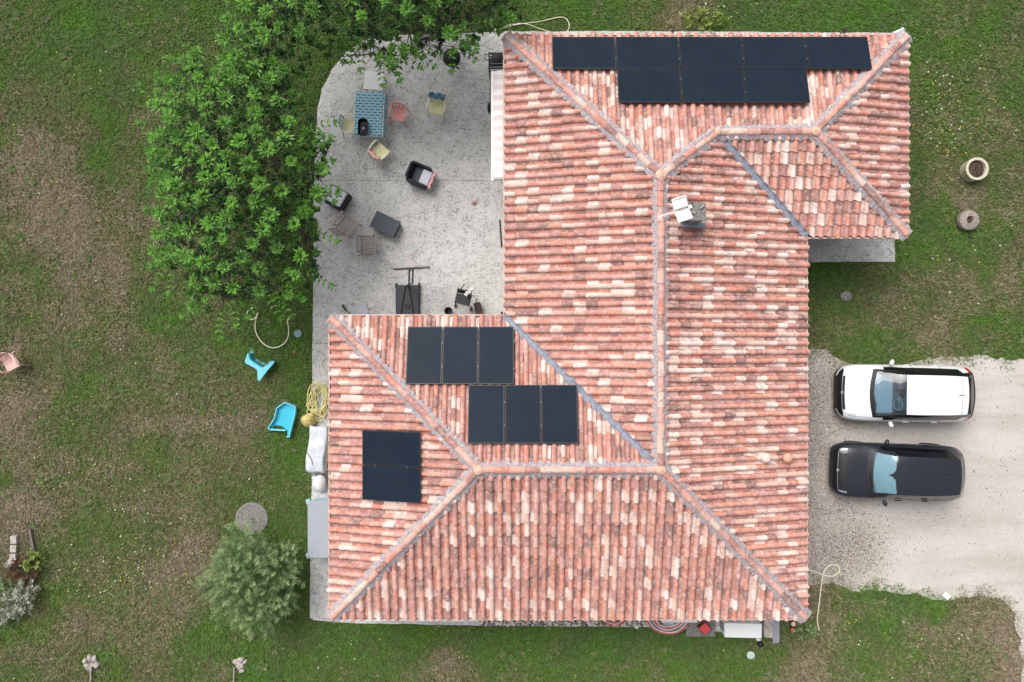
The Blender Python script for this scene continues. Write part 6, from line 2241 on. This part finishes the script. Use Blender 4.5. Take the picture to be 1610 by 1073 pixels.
#         x     W    zlow  zbelt Wb   Wr   zr   crown bow
ST_W = [(0.00, .52, .30, .52, .49, .42, .55, .02, .02), (0.05, .66, .25, .60, .62, .52, .63, .03, .05), (0.14, .77, .22, .66, .72, .60, .695, .04, .08), (0.28, .84, .20, .71, .775, .645, .755, .05, .11),
        (0.50, .875, .19, .77, .805, .665, .82, .06, .14), (0.80, .885, .19, .83, .815, .675, .885, .06, .18), (0.98, .888, .19, .86, .82, .68, .92, .06, .20), (1.10, .89, .19, .88, .822, .682, .955, .06, .20), (1.40, .89, .19, .90, .82, .64, 1.19, .06, .13), (1.72, .888, .19, .915, .81, .60, 1.395, .05, .06),
        (2.20, .888, .19, .93, .805, .60, 1.46, .05, .02), (2.80, .887, .19, .95, .80, .595, 1.47, .05, -.02), (3.35, .88, .19, .97, .785, .575, 1.44, .045, -.05), (3.46, .875, .19, .98, .78, .565, 1.425, .04, -.06), (3.62, .865, .19, .99, .765, .60, 1.27, .035, -.08),
        (3.82, .84, .20, .99, .74, .635, 1.04, .03, -.11), (3.92, .81, .22, .92, .72, .64, .96, .02, -.12), (4.00, .77, .26, .84, .69, .60, .88, .02, -.12), (4.06, .70, .32, .70, .64, .55, .74, .02, -.12)]
def lampW(x, k, sd_):
    if x < .10 and k >= 3: return ("grille", "car_trim")
    if x < .24 and k >= 7: return ("grille", "car_trim")
    if .14 < x < .50 and 4 <= k <= 5: return ("headlight." + sd_, "lamp_clear")
    if x < .24: return ("front_bumper", "car_white") if k > 1 else ("lower_bumper", "car_trim")
    if x < .98 and k >= 5: return ("bonnet", "car_white")
    if .98 <= x < 1.10 and k >= 5: return ("cowl", "car_trim")
    if 1.10 <= x < 1.72 and k >= 6: return ("windscreen", "car_glass")
    if 1.10 <= x < 1.72 and k == 5: return ("windscreen_pillar." + sd_, "car_trim")
    if 1.25 <= x < 3.5 and k in (4, 5): return ("side_window." + sd_, "car_glass_dark")
    if 1.72 <= x < 3.46 and k >= 6: return ("roof_panel", "car_white")
    if 3.46 <= x < 3.82 and k >= 5: return ("rear_window", "car_glass_dark")
    if 3.75 <= x < 4.02 and k in (3, 4): return ("tail_light." + sd_, "lamp_red")
    if x >= 3.82 and k >= 5: return ("tailgate", "car_trim" if x < 3.93 else "car_white")
    if k == 0: return ("side_skirt", "car_trim")
    return ("body", "car_white")
ws = P(1316, 617, .5)
t, ob = car("parked_car", "white hatchback parked on the gravel nearer the lawn", (10.22, -1.60, .02), R(-.8), "car_white", ST_W,
    {"wf": .78, "wr": 3.38, "cowl": .86, "mir": 1.45, "zmir": .98, "mirm": "car_white", "handles": (1.98, 2.86), "rm": (1.62, 1.30), "ant": (3.2, 0.02, 1.49), "zc": .97, "roofseam": (3.30,)}, lampW, .888)
MB().box((3.56, 0, 1.40), (.14, 1.10, .03), ry=R(12)).build("rear_spoiler", "car_trim", t, bevel=.01)

ST_B = [(0.00, .54, .30, .50, .50, .44, .54, .02, .02), (0.05, .67, .25, .58, .62, .54, .62, .03, .05), (0.14, .77, .22, .65, .71, .60, .69, .04, .07), (0.28, .83, .20, .71, .76, .63, .76, .05, .08),
        (0.55, .86, .19, .77, .79, .65, .83, .05, .10), (0.85, .868, .19, .83, .80, .66, .88, .05, .13), (1.00, .87, .19, .86, .80, .665, .91, .05, .14), (1.14, .872, .19, .88, .80, .66, .96, .05, .14), (1.35, .872, .19, .90, .795, .62, 1.17, .05, .09), (1.60, .87, .19, .91, .79, .585, 1.36, .05, .05),
        (2.00, .868, .19, .93, .785, .585, 1.43, .05, .02), (2.55, .866, .19, .95, .775, .575, 1.45, .05, -.01), (3.10, .86, .19, .98, .76, .55, 1.43, .04, -.04), (3.40, .85, .19, .99, .745, .53, 1.39, .035, -.07), (3.52, .84, .20, .99, .73, .56, 1.22, .03, -.08),
        (3.68, .81, .21, .97, .70, .60, 1.02, .02, -.10), (3.78, .77, .24, .90, .67, .58, .93, .02, -.11), (3.86, .70, .30, .72, .62, .54, .76, .02, -.11)]
def lampB(x, k, sd_):
    if x < .12 and k >= 3: return ("grille", "car_trim")
    if x < .34 and k >= 7: return ("grille", "car_trim")
    if .16 < x < .40 and k == 5: return ("headlight." + sd_, "lamp_smoke")
    if x < .34: return ("front_bumper", "car_black") if k > 1 else ("lower_bumper", "car_trim")
    if x < 1.0 and k >= 5: return ("bonnet", "car_black")
    if 1.0 <= x < 1.14 and k >= 5: return ("cowl", "car_trim")
    if 1.14 <= x < 1.60 and k >= 6: return ("windscreen", "car_glass")
    if 1.14 <= x < 1.60 and k == 5: return ("windscreen_pillar." + sd_, "car_black")
    if 1.28 <= x < 3.3 and k in (4, 5): return ("side_window." + sd_, "car_glass_dark")
    if 1.60 <= x < 3.40 and k >= 6: return ("roof_panel", "car_black")
    if 3.40 <= x < 3.68 and k >= 5: return ("rear_window", "car_glass_dark")
    if 3.60 <= x < 3.82 and k in (3, 4): return ("tail_light." + sd_, "lamp_dark")
    if x >= 3.68 and k >= 5: return ("tailgate", "car_black")
    if k == 0: return ("side_skirt", "car_trim")
    return ("body", "car_black")
tb, ob = car("parked_car", "black hatchback with a sunshade behind its windscreen", (10.08, -4.02, .02), R(-1.6), "car_black", ST_B,
    {"wf": .76, "wr": 3.16, "cowl": .90, "mir": 1.42, "zmir": .98, "mirm": "car_black", "handles": (1.9, 2.72), "rm": (1.52, 1.27), "ant": (2.98, 0.0, 1.48), "zc": .97, "roofseam": (3.10,)}, lampB, .87)
# sunshade behind the black car's windscreen
mb = MB(); vv = []; ff = []; n = 16
for j in range(9):
    f_ = j / 8
    x = 1.16 + f_ * .40; z = .955 + f_ * .40; w_ = .62 - .06 * f_
    for i in range(n + 1):
        u = i / n * 2 - 1
        dx = -.12 * (1 - u * u) * (1 - f_ * .55)
        notch = 0.10 * math.exp(-(u / .16) ** 2) * (f_ > .8)
        vv.append((x + dx - notch, u * w_, z - notch * .9 - .005 + .035 * (1 - u * u)))
for j in range(8):
    for i in range(n):
        a_ = j * (n + 1) + i
        ff.append((a_, a_ + 1, a_ + n + 2, a_ + n + 1))
o = mb.add(vv, ff).build("windscreen_sunshade", "sunshade", None, smooth=True)
o.matrix_world = Matrix.Translation((10.08, -4.02, .02)) @ Matrix.Rotation(R(-1.6), 4, 'Z')
tag(o, "pale silver-blue sunshade inside the black hatchback's windscreen", "sunshade")
